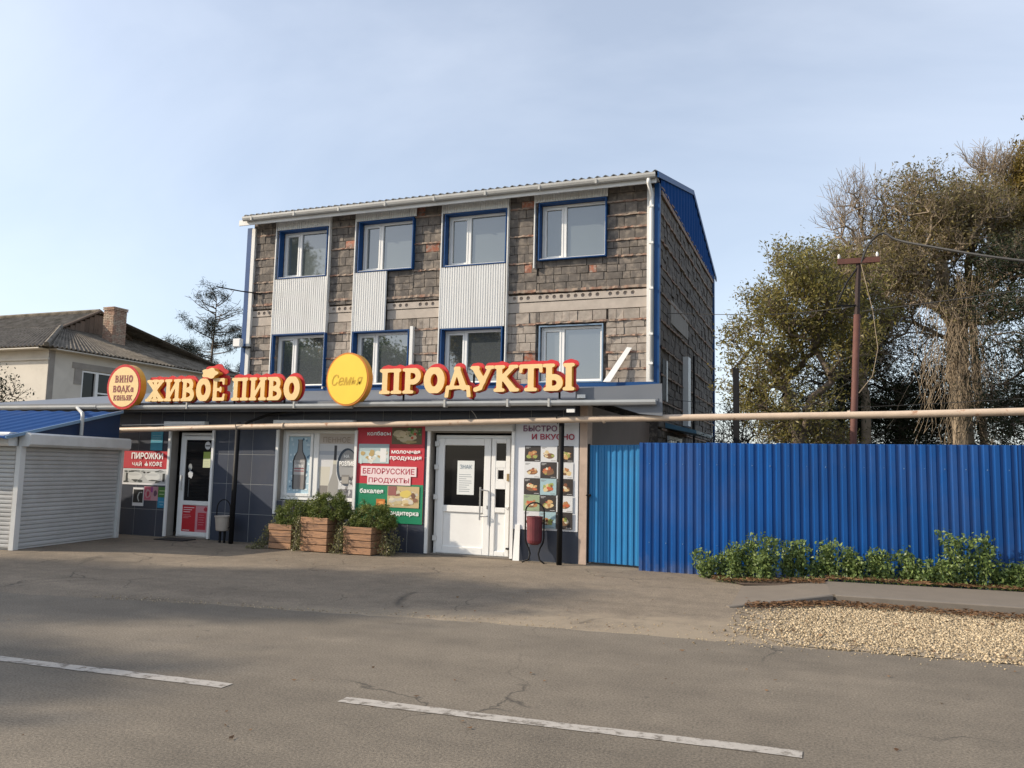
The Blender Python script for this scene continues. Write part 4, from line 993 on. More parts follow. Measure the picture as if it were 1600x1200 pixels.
for z in (1.44, 1.49): A.rect(cx - .12, cx + .11, z, z + .02, (.3, .08, .09))
A.build(wn, 'poster')
text('ПИВО', cx, ds + .0, 1.62, .2, .055, GREYT, wn, .001); text('ЖИВОЕ', cx, ds + .0, 1.55, .22, .05, WHITE, wn, .001)
A = Art(ds + .026); A.rect(-9.34, -8.50, .95, 2.20, (.58, .58, .58)); A.rect(-9.34, -8.50, 1.78, 1.86, (.40, .42, .46)); A.rect(-9.34, -8.50, 2.0, 2.20, (.50, .44, .38))
A.rect(-9.34, -8.50, .95, 1.12, (.18, .18, .2))
A.poly([(-9.30, .97), (-9.10, .97), (-9.07, 1.55), (-9.33, 1.55)], (.55, .52, .44)); A.rect(-9.30, -9.11, .98, 1.18, (.22, .2, .18))
A.poly([(-9.10, .97), (-8.88, .97), (-8.87, 1.25), (-8.93, 1.42), (-8.94, 1.75), (-8.93, 1.95), (-8.99, 1.95), (-9.00, 1.75), (-9.02, 1.42), (-9.10, 1.2)], (.30, .29, .27)); A.rect(-8.995, -8.935, 1.68, 1.97, (.04, .04, .05)); A.rect(-9.01, -8.93, 1.6, 1.67, (.5, .48, .4))
A.blob(-8.69, 1.55, .235, .37, (.03, .05, .08), 28, .0); A.blob(-8.67, 1.55, .2, .33, (.30, .30, .30), 28, .0)
for k in range(40): A.blob(rnd.uniform(-8.86, -8.53), rnd.uniform(.99, 1.36), rnd.uniform(.01, .04), rnd.uniform(.01, .035), rnd.choice([(.06, .06, .07), (.5, .5, .5), (.25, .24, .24), (.7, .7, .7), (.12, .11, .11)]), 7, .4)
A.rect(-8.80, -8.63, 1.22, 1.40, (.2, .19, .18)); A.rect(-8.79, -8.65, 1.24, 1.36, (.33, .31, .28))
A.build(wn, 'poster')
text('НА', -8.69, ds + .0, 1.76, .12, .06, WHITE, wn, .001, .003); text('РОЗЛИВ', -8.68, ds + .0, 1.62, .34, .085, WHITE, wn, .001, .004)
text('ПЕННОЕ', -8.93, ds + .0, 2.08, .62, .11, mat('lettering_taupe', (.30, .24, .19), .6), wn, .001)
# main double door
m_ = MB(); bars(m_, -6.76, -5.20, .0, 2.19, .06, ds, ds + .08); md = m_.build('door_frame', PVC, shop)
m_ = MB(); f = .13; bars(m_, -6.70, -5.64, .03, 2.13, f, ds - .025, ds + .05); m_.box(-6.57, -5.77, ds - .025, ds + .05, .78, .90, .008)
dl = m_.build('door', PVC, shop); dl['label'] = 'wide left leaf of the white main entrance with one large dark pane'
bx('glass', DARKGLASS, dl, -6.57, -5.77, ds + .01, ds + .02, .90, 2.0)
bx('door_panel', PVC, dl, -6.57, -5.77, ds + .005, ds + .03, .16, .78)
hd = MB(); hd.tube([(-5.80, ds - .10, 1.25), (-5.80, ds - .10, .66)], .016, 8); hd.tube([(-5.80, ds - .10, 1.20), (-5.68, ds - .10, 1.19), (-5.68, ds - .0, 1.18)], .011, 6); hd.tube([(-5.80, ds - .10, .72), (-5.68, ds - .10, .73), (-5.68, ds - .0, .73)], .011, 6); hd.build('door_handle', STEEL, dl)
for z in (.25, 1.0, 1.55, 1.98): bx('hinge', PVCG, dl, -6.76, -6.68, ds - .05, ds - .026, z, z + .09)
bx('keyhole', STEEL, dl, -5.70, -5.67, ds - .035, ds - .026, .86, .92)
m_ = MB(); bars(m_, -5.625, -5.26, .03, 2.13, .085, ds - .025, ds + .05)
for za, zb in ((.80, .89), (1.22, 1.36), (1.60, 1.73)): m_.box(-5.54, -5.345, ds - .025, ds + .05, za, zb, .006)
dr = m_.build('door', PVC, shop); dr['label'] = 'narrow right leaf of the white main entrance with three small dark panes'
for za, zb, i in ((.89, 1.22, 0), (1.36, 1.60, .045), (1.73, 2.045, 0)):
    bx('glass', DARKGLASS, dr, -5.54 + i, -5.345 - i * .6, ds + .012, ds + .022, za + (.03 if i else 0), zb - (.03 if i else 0))
    if i: bars(MB(), -5.54, -5.345, za, zb, .04, ds - .02, ds + .03, .004).build('pane_frame', PVC, dr)
bx('door_panel', PVC, dr, -5.54, -5.345, ds + .005, ds + .03, .115, .80)
bx('lock_plate', mat('brass', (.35, .25, .12), .4, metal=.6), dr, -5.315, -5.275, ds - .045, ds - .026, 1.37, 1.50); bx('latch', PVCG, dr, -5.33, -5.27, ds - .06, ds - .026, .88, .91); bx('bolt', BLACK, dr, -5.30, -5.22, ds - .06, ds - .026, .16, .19)
A = Art(ds + .0); A.rect(-6.31, -5.97, 1.10, 1.72, (.68, .70, .69))
for k in range(9):
    z = 1.46 - k * .038; A.rect(-6.27, -6.27 + rnd.uniform(.12, .26), z, z + .010, (.22, .25, .28))
A.build(dl, 'notice'); text('ЗНАК', -6.14, ds - .005, 1.61, .24, .075, mat('lettering_slate', (.15, .22, .28), .6), dl, .0005)
# threshold and mat
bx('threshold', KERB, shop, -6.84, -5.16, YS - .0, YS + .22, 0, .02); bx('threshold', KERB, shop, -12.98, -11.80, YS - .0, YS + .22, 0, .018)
tag(bx('doormat', mat('black_rubber', (.015, .015, .015), .9, .3, 20), None, -12.72, -12.0, 13.05, 13.45, 0.0, .015), 'black rubber doormat in front of the left shop door', 'doormat')
pk = MB(); pk.extr([(-5.10, 13.50, 0), (-4.98, 13.50, 0), (-5.00, 13.57, .62), (-5.09, 13.57, .62)], (0, .018, 0)); tag(pk.build('loose_plank', PVC), 'short white plank standing against the wall right of the main door', 'plank')

# ---- posters and boards on the wall
def board(name, label, cat, x0, x1, z0_, z1_, m, y=YS - .012, t=.012):
    r = thing(name, label, cat, ((x0 + x1) / 2, y, z0_)); bx('backing_sheet', m, r, x0, x1, y, y + t - .001, z0_, z1_); return r
BR = mat('banner_red', (0.46, 0.016, 0.032), .5, .06, 3); BGm = mat('board_white', (.70, .71, .73), .5, .03, 3)
bn = board('banner', 'red and green grocery banner with four food photos beside the main door', 'banner', -8.38, -6.93, .53, 2.36, BR)
def U(u): return -8.38 + 1.45 * u
def Vv(v): return 2.36 - 1.83 * v
A = Art(YS - .0135); A.rect(U(0), U(1), Vv(1), Vv(.605), (.005, .20, .095)); 
A.food(U(.52), U(.96), Vv(.195), Vv(0.02), (.10, .075, .03), [(.42, .36, .2), (.5, .42, .27), (.3, .24, .1)], 34, .36)
for k in range(26): A.blob(rnd.uniform(U(.76), U(.94)), rnd.uniform(Vv(.11), Vv(.03)), .02, .015, rnd.choice([(.06, .2, .03), (.12, .3, .05), (.03, .1, .02)]), 7, .3)
for u, v in ((.86, .09), (.82, .13)): A.blob(U(u), Vv(v), .03, .025, (.5, .06, .02))
A.rect(U(.03), U(.49), Vv(.395), Vv(.195), (.45, .55, .54)); A.rect(U(.03), U(.49), Vv(.27), Vv(.195), (.33, .42, .43))
for k in range(26): A.blob(rnd.uniform(U(.06), U(.46)), rnd.uniform(Vv(.38), Vv(.27)), rnd.uniform(.02, .06), rnd.uniform(.02, .05), rnd.choice([(.66, .67, .62), (.6, .58, .5), (.42, .3, .12), (.5, .6, .58), (.72, .72, .7)]), 9, .15)
A.rect(U(.36), U(.45), Vv(.38), Vv(.24), (.7, .7, .68))
A.rect(U(.08), U(.90), Vv(.525), Vv(.425), (.74, .60, .60)); A.rect(U(.18), U(.82), Vv(.615), Vv(.525), (.74, .60, .60))
A.food(U(.49), U(.95), Vv(.84), Vv(.625), (.5, .38, .2), [(.62, .5, .28), (.7, .62, .45), (.45, .3, .12), (.2, .1, .06), (.66, .6, .5)], 46, .34)
A.rect(U(.5), U(.62), Vv(.72), Vv(.625), (.28, .10, .09)); A.blob(U(.75), Vv(.70), .13, .07, (.62, .48, .12))
A.rect(U(.33), U(.46), Vv(.84), Vv(.76), (.5, .16, .03)); A.blob(U(.4), Vv(.8), .06, .04, (.7, .3, .08))
A.build(bn)
for tx, u, v, w_, h_, mm in (('колбасы', .33, .085, .50, .075, WHITE), ('молочная', .735, .275, .60, .055, WHITE), ('продукция', .735, .342, .66, .078, WHITE), ('бакалея', .25, .68, .50, .085, WHITE), ('кондитерка', .72, .905, .66, .085, WHITE),
                         ('БЕЛОРУССКИЕ', .49, .475, 1.10, .105, DKRED), ('ПРОДУКТЫ', .5, .572, .86, .105, DKRED)):
    text(tx, U(u), YS - .024, Vv(v), w_, h_, mm, bn, .001, .003)
mn = board('menu_board', 'white fast-food menu board with fifteen food photos behind the maroon bin', 'menu board', -5.13, -3.955, .54, 2.42, BGm)
A = Art(YS - .0135); cx0, cz0, cw, chh = -4.945, 2.01, .302, .287
pals = {'d': (.035, .028, .026), 'w': (.62, .63, .64), 'b': (.32, .46, .50), 'g': (.28, .36, .22)}
layout = ['dwd', 'wdw', 'dbd', 'gdw', 'wbd']
foods = [(.42, .2, .08), (.55, .34, .15), (.62, .48, .26), (.2, .08, .04), (.30, .34, .09), (.5, .12, .05), (.66, .6, .45)]
for r_ in range(5):
    for c_ in range(3):
        k = layout[r_][c_]; x = cx0 + c_ * cw; z = cz0 - (r_ + 1) * chh
        A.rect(x + .003, x + cw - .003, z + .003, z + chh - .003, pals[k])
        mx_, mz = x + cw * .5, z + chh * .45
        A.blob(mx_, mz - .02, .10, .05, (.18, .1, .05), 12, .1)
        for q_ in range(9):
            fc = rnd.choice(foods); A.blob(mx_ + rnd.uniform(-.07, .07), mz + rnd.uniform(-.04, .05), rnd.uniform(.02, .055), rnd.uniform(.015, .04), fc, 8, .2, rnd.uniform(-.5, .5))
        tcn = (.5, .5, .5) if k == 'd' else (.2, .2, .2); A.rect(x + .02, x + .11, z + chh - .035, z + chh - .026, tcn); A.rect(x + .02, x + .08, z + chh - .052, z + chh - .045, tcn)
        A.rect(x + cw - .11, x + cw - .02, z + .02, z + .028, tcn)
A.build(mn)
text('БЫСТРО', -4.66, YS - .024, 2.31, .62, .10, PURPLE, mn, .001, .004); text('И ВКУСНО', -4.42, YS - .024, 2.165, .78, .095, DKRED, mn, .001, .004)
pr = board('pastry_sign', 'red sign for pastries, tea and coffee above the cup photo', 'sign', -14.24, -13.02, 1.42, 1.79, BR)
text('ПИРОЖКИ', -13.56, YS - .024, 1.69, .86, .13, WHITE, pr, .001, .006); text('ЧАЙ', -13.93 + .1, YS - .024, 1.52, .26, .10, WHITE, pr, .001, .003); text('КОФЕ', -13.31, YS - .024, 1.52, .34, .10, WHITE, pr, .001, .003)
A = Art(YS - .0135); A.blob(-13.58, 1.50, .05, .03, (.75, .75, .75)); A.rect(-13.62, -13.54, 1.525, 1.53, (.75, .75, .75)); A.blob(-13.58, 1.55, .014, .02, (.75, .75, .75)); A.build(pr)
ph = board('cup_photo', 'wide black and white photo print of cups below the pastry sign', 'poster', -14.24, -13.02, 1.07, 1.41, BGm)
A = Art(YS - .0135); A.rect(-14.20, -13.03, 1.11, 1.39, (.45, .47, .47))
for k in range(24): A.blob(rnd.uniform(-14.14, -13.1), rnd.choice([rnd.uniform(1.13, 1.17), rnd.uniform(1.33, 1.37)]), rnd.uniform(.03, .09), rnd.uniform(.012, .025), rnd.choice([(.02, .02, .02), (.06, .07, .07), (.25, .27, .27)]), 8, .3)
for cxx in (-13.88, -13.38):
    A.blob(cxx, 1.25, .21, .095, (.60, .62, .61), 14, .08); A.blob(cxx - .02, 1.29, .16, .03, (.5, .52, .52), 12, .1); A.blob(cxx + .02, 1.17, .12, .015, (.05, .06, .06), 10, .2)
for cxx in (-14.1, -13.08): A.rect(cxx - .03, cxx + .03, 1.15, 1.32, (.03, .035, .035))
A.build(ph)
p1 = board('poster', 'small black poster with a white curved shape, lower left of the cup photo', 'poster', -13.90, -13.60, .62, 1.01, BGm)
A = Art(YS - .0135); A.rect(-13.885, -13.615, .69, .97, (.01, .012, .015)); 
for k in range(7): A.blob(-13.72 - .035 * math.sin(k * .5), .90 - k * .028, .016, .02, (.5, .52, .52), 8, .1)
A.blob(-13.66, .91, .03, .012, (.5, .52, .52)); A.build(p1)
p2 = board('poster', 'small pink poster between the black and the green-blue posters', 'poster', -13.595, -13.21, .745, 1.04, mat('poster_pink', (.48, .26, .30), .5))
A = Art(YS - .0135); A.rect(-13.58, -13.40, .76, 1.03, (.50, .10, .16)); A.blob(-13.48, .89, .08, .09, (.5, .28, .3)); A.blob(-13.48, .88, .04, .06, (.4, .04, .08)); A.blob(-13.28, .90, .05, .06, (.12, .06, .1)); A.rect(-13.40, -13.35, .92, 1.03, (.3, .05, .25)); A.build(p2)
p3 = board('poster', 'green over blue poster touching the left door guide', 'poster', -13.205, -13.0, .60, 1.04, mat('poster_blue', (.02, .22, .38), .5))
A = Art(YS - .0135); A.rect(-13.205, -13.0, .82, 1.04, (.05, .17, .03)); A.rect(-13.17, -13.01, .95, .965, (.45, .55, .3)); A.rect(-13.17, -13.04, .88, .895, (.4, .5, .3)); A.rect(-13.17, -13.03, .72, .73, (.3, .5, .6)); A.rect(-13.14, -13.05, .66, .67, (.3, .5, .6)); A.build(p3)
p4 = board('poster', 'light blue notice high on the tiles above the pastry sign', 'poster', -13.50, -13.18, 1.81, 2.22, mat('poster_cyan', (.05, .30, .42), .5))
A = Art(YS - .0135); 
for k in range(3): A.rect(-13.46, -13.22, 2.02 + k * .05, 2.03 + k * .05, (.3, .5, .55))
A.build(p4)

# ---- roof signs
SY = 12.98
def round_sign(name, label, cx, cz, rx, rz, face, rim=.055):
    r = thing(name, label, 'sign', (cx, SY, cz)); n = 48
    el_ = lambda a, b2: [(cx + a * math.cos(2 * math.pi * k / n), cz + b2 * math.sin(2 * math.pi * k / n)) for k in range(n)]
    MB().prism(el_(rx, rz), SY, SY + .15).build('sign_case', OCHRE, r)
    MB().prism(el_(rx, rz), SY - .012, SY - .001).build('sign_rim', RED if face is CREAM else mat('sign_orange', (.62, .20, .02), .4), r)
    MB().prism(el_(rx - rim, rz - rim), SY - .018, SY - .0125).build('sign_face', face, r)
    m_ = MB(); m_.box(cx - .2, cx - .17, SY + .15, SY + .19, cz - rz * .8, cz); m_.box(cx + .17, cx + .2, SY + .15, SY + .19, cz - rz * .8, cz); m_.build('bracket', BLACK, r)
    return r
s1 = round_sign('round_sign', 'oval cream sign with three red words at the left end of the gutter', -13.72, 3.12, .46, .475, CREAM)
for tx, dz, w_, h_ in (('ВИНО', .09, .50, .155), ('ВОДКа', -.115, .58, .145), ('КОНЬЯК', -.29, .52, .115)): slab_word(s1, tx, -13.72, SY - .0225, 3.12 + dz, w_, h_, BROWNT)
s2 = round_sign('round_sign', 'round yellow sign with amber script above the shop window', -8.27, 3.185, .455, .50, YELLOW, .03)
text('Семья', -8.27, SY - .019, 3.17, .66, .21, YTXT, s2, .004, .0, .35)
b1 = thing('beer_sign', 'two-word sign of cream slab letters on red backing left of the round yellow sign', 'sign', (-11.1, 13.05, 2.8))
letter_sign(b1, 'ЖИВОЕ ПИВО', -13.15, -9.33, 2.81, .45, 13.01, .08, 13.105)
cl = MB(); pts = [( .2 * math.cos(a) * (1 + .14 * math.cos(5 * a)), .10 * math.sin(a) * (1 + .14 * math.cos(5 * a))) for a in np.linspace(0, 2 * math.pi, 40)[:-1]]
cl.prism([(-11.47 + p[0] * .95, 3.36 + p[1]) for p in pts], 12.96, 13.09); co = cl.build('foam_cap', OCHRE, b1)
MB().prism([(-11.47 + p[0] * .95, 3.36 + p[1]) for p in pts], 12.955, 12.959).build('foam_face', CREAM, b1)
MB().prism([(-11.44 + p[0] * 1.35, 3.40 + p[1] * 1.5) for p in pts], 13.106, 13.13).build('foam_backing', RED, b1)
b2_ = thing('food_sign', 'one-word sign of cream slab letters on red backing right of the round yellow sign', 'sign', (-5.7, 13.05, 2.9))
letter_sign(b2_, 'ПРОДУКТЫ', -7.60, -3.87, 2.90, .46, 13.01, .10, 13.125, slope=.006)
m_ = MB()
for x in (-12.6, -11.0, -9.8): m_.box(x, x + .03, 13.14, 13.17, 2.76, 3.15)
m_.build('support_bar', BLACK, b1)
m_ = MB()
for x in (-7.2, -5.8, -4.2): m_.box(x, x + .03, 13.165, 13.19, 2.79, 3.25)
m_.build('support_bar', BLACK, b2_)

# ------------------------------------------------------------------ GAS PIPE
gp_ = thing('gas_pipe', 'long pale gas pipe on black posts crossing the shop front and fence', 'pipe', (-4.3, 13.25, 0))
pp = [(-14.9, 13.34, 2.19), (-14.04, 13.3, 2.23), (-11.49, 13.3, 2.29), (-9.3, 13.3, 2.335), (-7.11, 13.3, 2.372), (-5.3, 13.29, 2.42), (-3.48, 13.27, 2.457), (-1.2, 13.27, 2.492), (1.02, 13.26, 2.52), (2.66, 13.26, 2.56), (6, 13.26, 2.63), (9, 13.3, 2.69)]
MB().tube(pp, .054, 14).build('pipe_run', PIPE, gp_, smooth=True)
for (xb, yb, xt, zt) in ((-10.93, 13.22, -10.93, 2.25), (-4.19, 13.32, -4.19, 2.39), (4.9, 13.3, 4.9, 2.56)):
    po = MB().tube([(xb, yb, 0), (xt, yb + .02, zt)], .047, 12).build('support_post', BLACK, gp_, smooth=True)
    MB().tube([(xt - .055, 13.28, zt - .02), (xt - .06, 13.22, zt + .10), (xt - .01, 13.21, zt + .13), (xt + .01, 13.3, zt + .14)], .008, 6).build('clamp', BLACK, po)
for x in (-9.9, -3.45, .35): 
    zz = 2.29 + (x + 11.49) * .0195; MB().tube([(x, 13.285, zz), (x + .04, 13.285, zz + .001)], .062, 14).build('weld_collar', PIPE, gp_)
MB().tube([(-14.2, 13.45, 2.34), (-12.0, 13.45, 2.375)], .012, 6).build('thin_conduit', PVC, shop)

# ------------------------------------------------------------------ FENCE AND GATE
fn = thing('fence', 'tall bright blue profiled metal fence running right from the gate', 'fence', (2, 13.38, 0))
def profile_sheet(x0, n, z0a, z0b, z1a, z1b, y, per=.135, m=FENCE, parent=fn, name='fence_panel', d=.022, yb=None):
    b = MB(); pts = []; W = n * per
    for k in range(n):
        for fx, dy in ((0, 0), (.40, 0), (.52, d), (.88, d), (1.0, 0)):
            if pts and fx == 0: continue
            pts.append((x0 + (k + fx) * per, dy))
    xe = x0 + W
    for px_, dy in pts:
        t = (px_ - x0) / W; yy = (y + ((yb - y) * t if yb is not None else 0)) + dy
        a, c = z0a + (z0b - z0a) * t, z1a + (z1b - z1a) * t
        b.v += [(px_, yy, a), (px_, yy, c), (px_, yy + .003, a), (px_, yy + .003, c)]
    for k in range(len(pts) - 1):
        a = k * 4; b.f += [(a, a + 4, a + 5, a + 1), (a + 2, a + 3, a + 7, a + 6), (a + 1, a + 5, a + 7, a + 3), (a, a + 2, a + 6, a + 4)]; b.c += [None] * 4
    o = b.build(name, m, parent, fixn=False)
    return o
x = -2.83; k = 0
while x < 9.5:
    n = 8; yy = 13.30 + (k % 2) * .004 + rnd.uniform(-.002, .002); W = n * .135
    f_ = profile_sheet(x, n, -.01, -.01, 2.07 + rnd.uniform(-.006, .006) + .004 * (x + 3), 2.07 + rnd.uniform(-.006, .006) + .004 * (x + 3), yy, yb=yy + rnd.uniform(-.008, .012))
    sc_ = MB()
    for zz in (.45, 1.72):
        for q_ in (1, 3, 5, 7):
            sx_ = x + (q_ + .2) * .135 + .0; s_y = yy - .001; sc_.box(sx_, sx_ + .014, s_y - .008, s_y, zz + rnd.uniform(-.008, .008), zz + .014, .003)
    sc_.build('screws', mat('blue_screw', (.12, .2, .34), .4), f_)
    x += W - .004; k += 1
MB().box(-2.83, 9.5, 13.36, 13.40, .43, .48).box(-2.83, 9.5, 13.36, 13.40, 1.70, 1.75).build('fence_rail', BLACK, fn)
for x in np.arange(-2.75, 9.5, 2.4): MB().box(x, x + .06, 13.41, 13.47, 0, 2.03).build('fence_post', BLACK, fn)
gt = thing('gate', 'light blue ribbed metal gate between the shop corner and the fence', 'gate', (-3.3, 13.7, 0))
profile_sheet(-3.77, 9, .045, .03, 2.03, 2.045, 13.66, per=.1045, m=GATE, parent=gt, name='gate_sheet', d=.016, yb=13.60)
MB().box(-3.80, -3.775, 13.63, 13.70, .02, 2.05).box(-2.83, -2.80, 13.6, 13.66, .02, 2.05).box(-3.775, -2.83, 13.69, 13.72, .25, .29).box(-3.775, -2.83, 13.69, 13.72, 1.75, 1.79).build('gate_frame', BLACK, gt)
MB().box(-3.83, -3.74, 13.60, 13.65, 1.15, 1.19).tube([(-3.80, 13.61, 1.17), (-3.80, 13.55, 1.17), (-3.71, 13.55, 1.17)], .01, 6).build('latch', BLACK, gt)
blp = MB().box(-1.50, -1.40, 15.0, 15.1, 0, 3.49).build('black_post', BLACK); tag(blp, 'plain square black steel post standing behind the fence', 'post')

# utility pole and cables
pl = thing('utility_pole', 'rusty red steel utility pole with a short crossbar behind the fence', 'pole', (.48, 16, 0))
MB().tube([(.40, 16, 0), (.51, 16, 2.22), (.62, 16, 4.55)], [.064, .062, .060], 12).build('pole_shaft', RUST, pl, smooth=True)
MB().tube([(.615, 16, 4.45), (.668, 16, 5.60)], .046, 8).build('upper_shaft', mat('dark_rust', (.035, .02, .018), .8), pl)
MB().box(.30, 1.02, 15.93, 15.99, 5.50, 5.60).build('crossbar', RUST, pl)
for x in (.33, .98): MB().lathe(x, 15.96, [(.0, 5.60), (.02, 5.615), (.026, 5.65), (.015, 5.69), (.0, 5.70)], 10).build('insulator', PVC, pl)
MB().tube([(.66, 15.98, 5.45), (.45, 15.95, 5.15), (.30, 15.93, 4.8), (.28, 15.93, 4.72), (.6, 15.97, 4.72)], .018, 6).build('brace', BLACK, pl)
MB().tube([(.70, 15.95, 5.5), (.88, 15.92, 4.6), (.95, 15.9, 3.9), (.85, 15.92, 3.4), (.62, 15.95, 3.1)], .006, 5).build('drop_wire', VINE, pl)
def cable(label, pts, r, m=CABLE):
    out = []
    P = [Vector(p) for p in pts]
    for i in range(len(P) - 1):
        p0, p1, p2, p3 = P[max(i - 1, 0)], P[i], P[i + 1], P[min(i + 2, len(P) - 1)]
        for k in range(8):
            t = k / 8; out.append(.5 * ((2 * p1) + (p2 - p0) * t + (2 * p0 - 5 * p1 + 4 * p2 - p3) * t * t + (3 * p1 - p0 - 3 * p2 + p3) * t ** 3))
    out.append(P[-1]); tag(MB().tube(out, r, 6).build('cable', m), label, 'cable')
cable('thick black cable looping over the pole top and sagging to the right', [(.70, 15.95, 5.5), (.85, 15.9, 5.85), (1.08, 15.9, 6.02), (1.30, 15.8, 5.85), (1.75, 15.5, 5.62), (2.9, 14.8, 5.12), (4.6, 14.0, 4.6), (8, 12.5, 3.9)], .022)
cable('thin grey wire from the building side wall to the rusty pole', [(-3.5, 19.6, 5.45), (-2.0, 18.0, 5.05), (-.6, 16.9, 4.8), (.62, 15.95, 4.7)], .007)
cable('thin wire running from the rusty pole to the right edge', [(.7, 15.95, 4.6), (2.2, 15.3, 4.62), (4.4, 14.6, 4.75), (8, 13.6, 5.1)], .009)
cable('low slack wire from the pole down towards the building yard', [(.55, 15.95, 3.35), (-.6, 16.5, 2.75), (-1.8, 17.2, 2.5), (-3.4, 18.8, 2.3)], .0045, CABLE)
cable('thin wire crossing beside the building below the pipe height line', [(-3.5, 19.8, 3.35), (-1.8, 19, 3.15), (.5, 18, 3.0), (4, 17, 3.1)], .006)

# ------------------------------------------------------------------ KIOSK with roller shutters (local frame, side face along local +Y)
ko = thing('kiosk', 'shuttered white kiosk with blue sheet roof at the left edge', 'kiosk', (-13.07, 10.24, 0), math.radians(11))
m_ = MB(); m_.box(-4.6, -.06, .06, 2.79, 0, 2.0); m_.build('kiosk_body', PVCG, ko)
bx('corner_post', PVCG, ko, -.08, .01, -.02, .10, 0, 1.79); bx('corner_post', PVCG, ko, -.055, .01, 2.72, 2.80, 0, 1.79)
slat = MB(); y0, y1 = .11, 2.71; H = .076
pr_ = [(0.0, 0), (.012, .012), (.014, .04), (.010, .064), (.0, .070)]
slat.v = [(px_, y, z) for y in (y0, y1) for px_, z in pr_]
slat.f = [(i, i + 1, i + 6, i + 5) for i in range(4)] + [(0, 5, 9, 4)] + [(0, 4, 3, 2, 1), (5, 6, 7, 8, 9)]; slat.c = [None] * 7
sm_ = slat.mesh('slat'); sm_.materials.append(SHUT)
for k in range(24):
    o = link('slat', sm_, ko); o.location = (-.052 + rnd.uniform(-.001, .001), 0, .03 + k * H)
slat2 = MB(); slat2.v = [(x, -y, z) for x in (-.12, -2.6) for y, z in pr_]; slat2.f = list(slat.f); slat2.c = [None] * 7
sm2 = slat2.mesh('slat'); sm2.materials.append(SHUT)
for k in range(24):
    o = link('slat', sm2, ko); o.location = (0, .03, .03 + k * H)
def rollbox_y(y0, y1):
    b = MB(); pr2 = [(-.06, 1.79), (.13, 1.79), (.17, 1.83), (.17, 2.0), (.13, 2.03), (-.06, 2.03)]
    n = 6; b.v = [(a, y, c) for y in (y0, y1) for a, c in pr2]; b.f = [(i, (i + 1) % n, (i + 1) % n + n, i + n) for i in range(n)] + [tuple(range(n)), tuple(reversed(range(n, 2 * n)))]; b.c = [None] * 8
    return b
rollbox_y(.0, 2.78).build('shutter_box', PVCG, ko)
b = MB(); pr2 = [(.02, 1.79), (-.16, 1.79), (-.20, 1.83), (-.20, 2.0), (-.16, 2.03), (.02, 2.03)]; n = 6
b.v = [(x, a, c) for x in (-.10, -2.7) for a, c in pr2]; b.f = [(i, (i + 1) % n, (i + 1) % n + n, i + n) for i in range(n)] + [tuple(range(n)), tuple(reversed(range(n, 2 * n)))]; b.c = [None] * 8
b.build('shutter_box', PVC, ko)
rb = MB(); n = 60
for k in range(n + 1):
    x = -5 + 5.05 * k / n; wv = .018 * (1 if (k // 2) % 2 else 0)
    for (yy, zz) in ((-.42, 1.92), (2.62, 2.57)): rb.v += [(x, yy, zz + wv), (x, yy, zz + wv - .02)]
for k in range(n):
    a = k * 4; rb.f += [(a, a + 4, a + 6, a + 2), (a + 1, a + 3, a + 7, a + 5), (a, a + 1, a + 5, a + 4), (a + 2, a + 6, a + 7, a + 3)]; rb.c += [None] * 4
rb.build('roof_sheet', ROOFBLUE, ko)
MB().extr([(.03, -.42, 1.90), (.03, 2.62, 2.55), (.03, 2.62, 2.61), (.03, -.42, 1.955)], (.025, 0, 0)).build('verge_trim', mat('pale_blue_trim', (.16, .26, .38), .4), ko)
MB().extr([(-.03, .1, 2.035), (-.03, 2.60, 2.035), (-.03, 2.60, 2.53), (-.03, .1, 2.0 + .02)], (.03, 0, 0)).build('side_cheek', SHADEBLUE, ko)
MB().tube([(-15.05, 13.02, 2.69), (-13.28, 11.62, 2.46), (-13.25, 11.6, 2.40), (-13.25, 11.6, 2.04)], .032, 8).build('downpipe', GUTTER, shop)

# ------------------------------------------------------------------ PLANTERS
def leaves_np(P, n_each, spread, size, up_bias=0.0, aspect=.55):
    n = len(P) * n_each; c = np.repeat(P, n_each, 0) + nr.normal(0, 1, (n, 3)) * spread
    d = nr.normal(0, 1, (n, 3)); d /= np.linalg.norm(d, axis=1)[:, None]; d[:, 2] += up_bias; d /= np.linalg.norm(d, axis=1)[:, None]
    e = np.cross(d, nr.normal(0, 1, (n, 3))); e /= np.linalg.norm(e, axis=1)[:, None]
    s = (nr.uniform(.6, 1.3, n) * size)[:, None]
    V = np.stack([c - d * s, c + e * s * aspect, c + d * s, c - e * s * aspect], 1).reshape(-1, 3)
    F_ = np.arange(n * 4).reshape(-1, 4)
    tc_ = np.repeat(nr.uniform(0, 1, len(P)), n_each) * .6 + nr.uniform(0, .4, n)
    return V, F_, np.repeat(tc_, 4)
def planter(x0, x1, y0, y1, h, label, lip):
    r = thing('planter_crate', label, 'planter', ((x0 + x1) / 2, (y0 + y1) / 2, 0), 0, 'wooden planter crates below the shop window')
    rows = max(3, round(h / .125)); ph_ = h / rows
    for k in range(rows):
        za, zb = .01 + k * ph_, .01 + (k + 1) * ph_ - .011
        e = .012 if (k == rows - 1 and lip) else rnd.uniform(0, .004)
        j = rnd.uniform(-.004, .004)
        MB().box(x0 - e + j, x1 + e + j, y0 - e, y0 + .022, za, zb, .004).build('plank', WOOD, r)
        q = MB(); q.box(x1 - .022, x1 + e, y0 + .023, y1 + e, za, zb); q.build('plank', WOOD, r)
        if k % 2 == 0 or k == rows - 1: MB().box(x0 - e, x0 + .022, y0 + .023, y1, za, zb).build('plank', WOOD, r)
        MB().box(x0 + .023, x1 - .023, y1 - .02, y1, za, zb).build('plank', WOOD, r)
    bx('soil_fill', SOIL, r, x0 + .023, x1 - .023, y0 + .023, y1 - .021, h - .12, h - .05)
    return r
